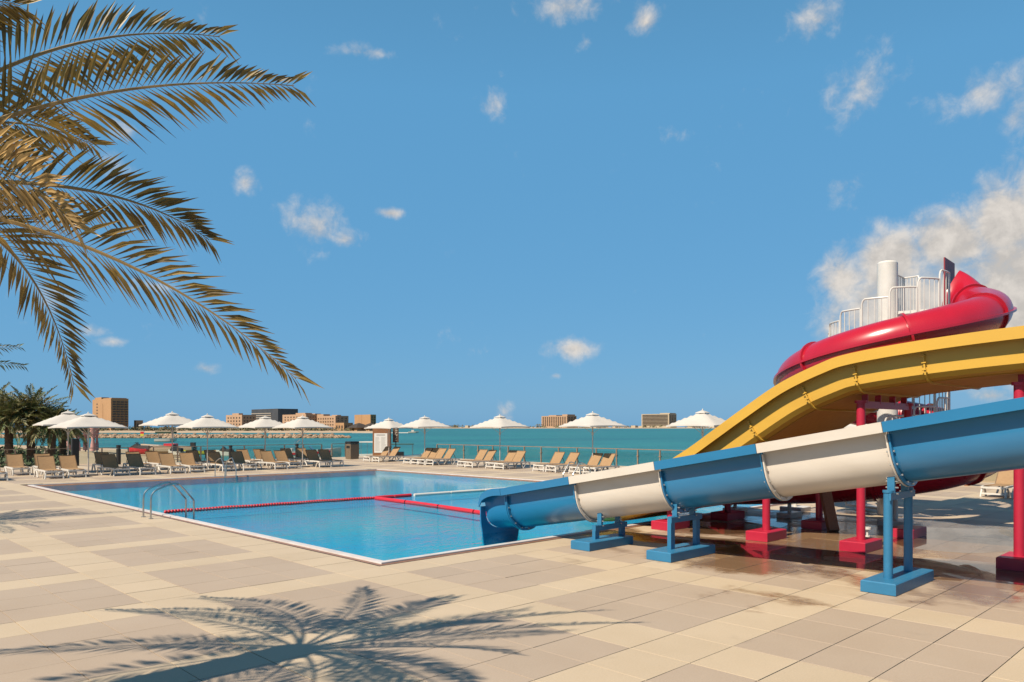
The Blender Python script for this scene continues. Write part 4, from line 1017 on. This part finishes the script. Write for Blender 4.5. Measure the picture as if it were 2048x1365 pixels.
for k in range(60):
    foliage(b, (random.uniform(-8, 12.5), random.uniform(48.3, 49.6), random.uniform(-.5, .25)), (.7, .6, .6), 60, .13)
o = b.build('hedge', M_HEDGE, kind='stuff'); tag(o, 'low clipped green hedge behind the palm trunks on the beach', 'hedge')
# ---------------------------------------------------------------- beach: cabana, boats, watercraft
M_PINK = mat('pink_drape', (.62, .33, .29), .9, col2=(.55, .28, .25), vscale=2); M_PINKS = mat('striped_drape', (.66, .50, .47), .9, col2=(.52, .16, .16), vscale=2.0, stretch=(.2, .2, 5))
M_HULLW = mat('white_hull', (.74, .68, .60), .35); M_HULLB = mat('beige_hull', (.58, .45, .32), .5); M_HRED = mat('red_hull', (.62, .035, .045), .35); M_HYEL = mat('yellow_hull', (.62, .58, .06), .4)
M_GREENC = mat('green_awning', (.045, .07, .035), .8); M_GLZ = mat('tinted_screen', (.06, .07, .07), .15)
cb = at(166, 897, 84); cb.z = -.95; t = thing('beach_cabana', cb, 'beach cabana with pink and striped drapes tied to its posts', 'cabana')
for k, (px, m_) in enumerate(((137, M_PINK), (156, M_PINKS), (171, M_PINKS), (186, M_PINK), (194, M_PINKS))):
    p = at(px, HORIZON, 84 + (3, 0, 3, 0, 3)[k]); w = .36 if k != 4 else .26
    MB().box((p.x, p.y, .7), (.12, .12, 3.3)).build('post', M_WPAINT, t)
    MB().tube([(p.x, p.y, -.5), (p.x, p.y, .2), (p.x, p.y, .7), (p.x, p.y, 1.5), (p.x, p.y, 2.3)], [w * .75, w * .7, w * .42, w * .8, w], 10).build('drape', m_, t, 50)
a0, a1 = at(128, HORIZON, 83), at(202, HORIZON, 88); MB().box(((a0.x + a1.x) / 2, (a0.y + a1.y) / 2, 2.40), (4.6, 3.4, .10)).build('roof', mat('cabana_roof', (.66, .58, .5), .9), t)
def hull_mesh(L, Bm, Hh, bow=.35):
    rings = []
    for k in range(11):
        u = k / 10; w = Bm / 2 * (1 - max(0, (u - .45) / .55) ** 2.2) * (.88 + .12 * min(u * 4, 1)); w = max(w, .01); zt = Hh * (1 + bow * u * u); zb = Hh * .55 * max(0, (u - .6) / .4) ** 2
        rings.append([(u * L - L / 2, -w, zt), (u * L - L / 2, -w * .85, zb + Hh * .35), (u * L - L / 2, -w * .3, zb), (u * L - L / 2, w * .3, zb), (u * L - L / 2, w * .85, zb + Hh * .35), (u * L - L / 2, w, zt), (u * L - L / 2, w * .6, zt - .05), (u * L - L / 2, -w * .6, zt - .05)])
    return rings
def craft(px, py, dist, z, L, Bm, Hh, heading, m_, name, label, cat):
    p = at(px, py, dist); p.z = z; t = thing(name, p, label, cat); a = R(heading); cz, sz = math.cos(a), math.sin(a)
    T = lambda v: Vector((p.x + v[0] * cz - v[1] * sz, p.y + v[0] * sz + v[1] * cz, p.z + v[2]))
    MB().loft([[T(v) for v in r] for r in hull_mesh(L, Bm, Hh)]).build('hull', m_, t, 35)
    return t, T
RH = -44.4
t, T = craft(277, 0, 86, -.95, 2.1, .9, .62, RH + 180, M_HRED, 'jet_ski', 'red jet ski standing on the sand by the bow of the beige boat', 'jet ski')
MB().loft([[T((x, y, z)) for y, z in ((-.28 * k, .7), (.28 * k, .7), (.2 * k, h), (-.2 * k, h))] for x, k, h in ((-1.2, .8, .98), (-.2, 1, 1.02), (.15, .9, 1.28), (.9, .4, .85))]).build('seat', M_BLACK, t, 40)
MB().cyl(T((.2, -.42, 1.34)), T((.2, .42, 1.34)), .03, n=8).build('handlebar', M_BLACK, t)
t, T = craft(335, 0, 88, -.95, 6.2, 1.9, .85, RH + 180, M_HULLB, 'motorboat', 'beige motorboat with red seat drawn up on the sand', 'boat')
MB().box(T((-.4, 0, 1.0)), (1.2, 1.1, .35), R(RH)).build('seat', M_HRED, t); MB().box(T((2.0, 0, .95)), (2.6, 1.5, .08), R(RH)).build('foredeck', M_HULLW, t)
MB().loft([[T((-3.2 + dx, y, z)) for y, z in ((-.22, .2), (.22, .2), (.2, 1.3), (-.2, 1.3))] for dx in (0, .5)]).build('outboard_motor', M_BLACK, t)
t, T = craft(392, 0, 86, -1.0, 4.0, .85, .42, RH + 180, M_HYEL, 'kayak', 'yellow kayak lying on the sand beside the beige boat', 'kayak'); MB().box(T((-.2, 0, .40)), (.9, .5, .10), R(RH)).build('cockpit', M_BLACK, t)
t, T = craft(352, 0, 82, -1.0, 2.6, 1.0, .5, RH + 150, M_HULLW, 'jet_ski', 'dark jet ski lying low behind the shaded loungers', 'jet ski'); MB().loft([[T((x, y, z)) for y, z in ((-.26 * k, .45), (.26 * k, .45), (.2 * k, h), (-.2 * k, h))] for x, k, h in ((-1, .8, .85), (0, 1, .95), (.3, .9, 1.25), (.9, .4, .7))]).build('seat', M_BLACK, t, 40)
t, T = craft(452, 0, 96, SEA_Z - .2, 2.8, 1.1, .7, RH + 170, M_HULLW, 'jet_ski', 'white jet ski floating on the sea by a bollard light', 'jet ski'); MB().loft([[T((x, y, z)) for y, z in ((-.26 * k, .65), (.26 * k, .65), (.2 * k, h), (-.2 * k, h))] for x, k, h in ((-1, .8, 1.0), (0, 1, 1.05), (.3, .9, 1.35), (.9, .4, .85))]).build('seat', M_BLACK, t, 40)
t, T = craft(620, 0, 82, SEA_Z - .25, 6.6, 2.2, 1.25, RH + 8, M_HULLW, 'motorboat', 'white motorboat with red stripe and steel arch moored by the deck', 'boat')
MB().loft([[T((x, y, 1.12 + .35 * ((x + 3.2) / 6.4) ** 2)) for y in (-w - .03, w + .03)] + [T((x, y, .90 + .35 * ((x + 3.2) / 6.4) ** 2)) for y in (w + .01, -w - .01)] for x, w in ((-3.2, .97), (-1.5, 1.06), (-.2, 1.08), (1, .95), (2.2, .62))]).build('red_stripe', M_HRED, t)
MB().loft([[T((x, y, z)) for y in (-.8, .8)] + [T((x + .06, y, z)) for y in (.8, -.8)] for x, z in ((.4, 1.3), (-.1, 1.85))]).build('windscreen', M_GLZ, t)
b = MB()
for s in (-1, 1):
    b.tube([T((-1.6, s * .95, 1.2)), T((-1.5, s * .9, 2.2)), T((-1.2, s * .7, 2.5)), T((-1.2, 0, 2.55))], .035, 6); b.tube([T((-.6, s * .95, 1.25)), T((-.9, s * .9, 2.0)), T((-1.2, s * .7, 2.5))], .03, 6)
b.build('tow_arch', M_STEEL, t, 40)
MB().box(T((-2.3, 0, 1.35)), (1.0, 1.5, .5), R(RH + 8)).build('seat', M_HULLW, t)
t, T = craft(812, 0, 70, SEA_Z - .2, 5.2, 2.0, 1.1, RH + 5, M_HULLW, 'motorboat', 'white motorboat with dark canopy moored behind the direction sign', 'boat')
MB().box(T((-.4, 0, 2.25)), (2.2, 1.7, .06), R(RH + 5)).build('canopy', M_GREENC, t)
b = MB()
for x in (-1.4, .6):
    for y in (-.75, .75): b.cyl(T((x, y, 1.0)), T((x, y, 2.25)), .025, n=6)
b.build('canopy_post', M_STEEL, t); MB().box(T((-1.0, 0, 1.3)), (1.6, 1.3, .5), R(RH + 5)).build('seat', M_BLACK, t)
t, T = craft(742, 0, 78, SEA_Z - .2, 4.6, 1.8, 1.0, RH - 20, M_HULLW, 'motorboat', 'small white boat with white top moored behind the litter bin', 'boat')
MB().box(T((0, 0, 2.3)), (2.0, 1.5, .10), R(RH - 20)).build('hardtop', M_HULLW, t)
b = MB()
for x in (-.8, .8):
    for y in (-.6, .6): b.cyl(T((x, y, .9)), T((x, y, 2.3)), .03, n=6)
b.build('hardtop_post', M_STEEL, t)
t, T = craft(332, 0, 190, SEA_Z - .2, 5.2, 1.8, .9, RH + 5, M_HULLW, 'pontoon_boat', 'small boat under a dark green awning off the sandy beach', 'boat'); MB().box(T((0, 0, 2.5)), (4.6, 1.8, .5), R(RH + 5)).build('awning', M_GREENC, t)
b = MB()
for x in (-1.8, 1.8): b.cyl(T((x, 0, .8)), T((x, 0, 2.5)), .05, n=6)
b.build('awning_post', M_STEEL, t)
p = at(288, HORIZON, 95); p.z = -1.0; t = thing('beach_flag', p, 'red and yellow safety flag on a pole above the red jet ski', 'flag'); MB().cyl(p, p + Vector((0, 0, 2.7)), .03, n=8).build('pole', M_STEEL, t)
MB().bar(p + Vector((-.32, .33, 2.42)), p + Vector((0, 0, 2.42)), .02, .28).build('red_cloth', M_HRED, t); MB().bar(p + Vector((-.32, .33, 2.14)), p + Vector((0, 0, 2.14)), .02, .27).build('yellow_cloth', M_HYEL, t)
t, T = craft(827, 0, 470, SEA_Z - .1, 6.5, 2.2, 1.0, RH, M_HULLW, 'speedboat', 'distant white speedboat crossing the open sea trailing a wake', 'boat'); MB().box(T((-.5, 0, 1.5)), (1.6, 1.4, 1.0), R(RH)).build('cabin', M_HULLW, t)
b = MB(); w0 = T((-3, 0, 0)); w1 = T((-38, 0, 0)); b.tube([Vector((w0.x, w0.y, SEA_Z)), Vector(((w0.x + w1.x) / 2, (w0.y + w1.y) / 2, SEA_Z)), Vector((w1.x, w1.y, SEA_Z))], [.45, .28, .1], 6); o = b.build('boat_wake', M_HULLW); tag(o, 'white foam wake behind the distant speedboat', 'wake')
# sandy wall and timber board seen past the right end of the balustrade
w = thing('boundary_wall', (35.2, 4, 0), 'sand coloured boundary wall beyond the balustrade behind the red slide', 'wall')
MB().box((35.4, 3.0, -.1), (.5, 17.0, 2.7)).build('wall', mat('sand_render', (.60, .43, .27), .9, col2=(.55, .39, .24), vscale=.6), w); MB().box((35.4, 3.0, 1.29), (.6, 17.1, .08)).build('coping', mat('sand_render_cap', (.62, .47, .31), .8), w)
tb = thing('timber_bench', (30.8, 9.4, 0), 'low brown timber bench in front of the sandy wall', 'bench')
MB().bevel_box((30.8, 9.4, .62), (.4, 3.2, .30), .02).build('seat', M_WOOD, tb)
for y in (8.1, 10.7): MB().box((30.8, y, .235), (.3, .12, .47)).build('leg', M_WOOD, tb)
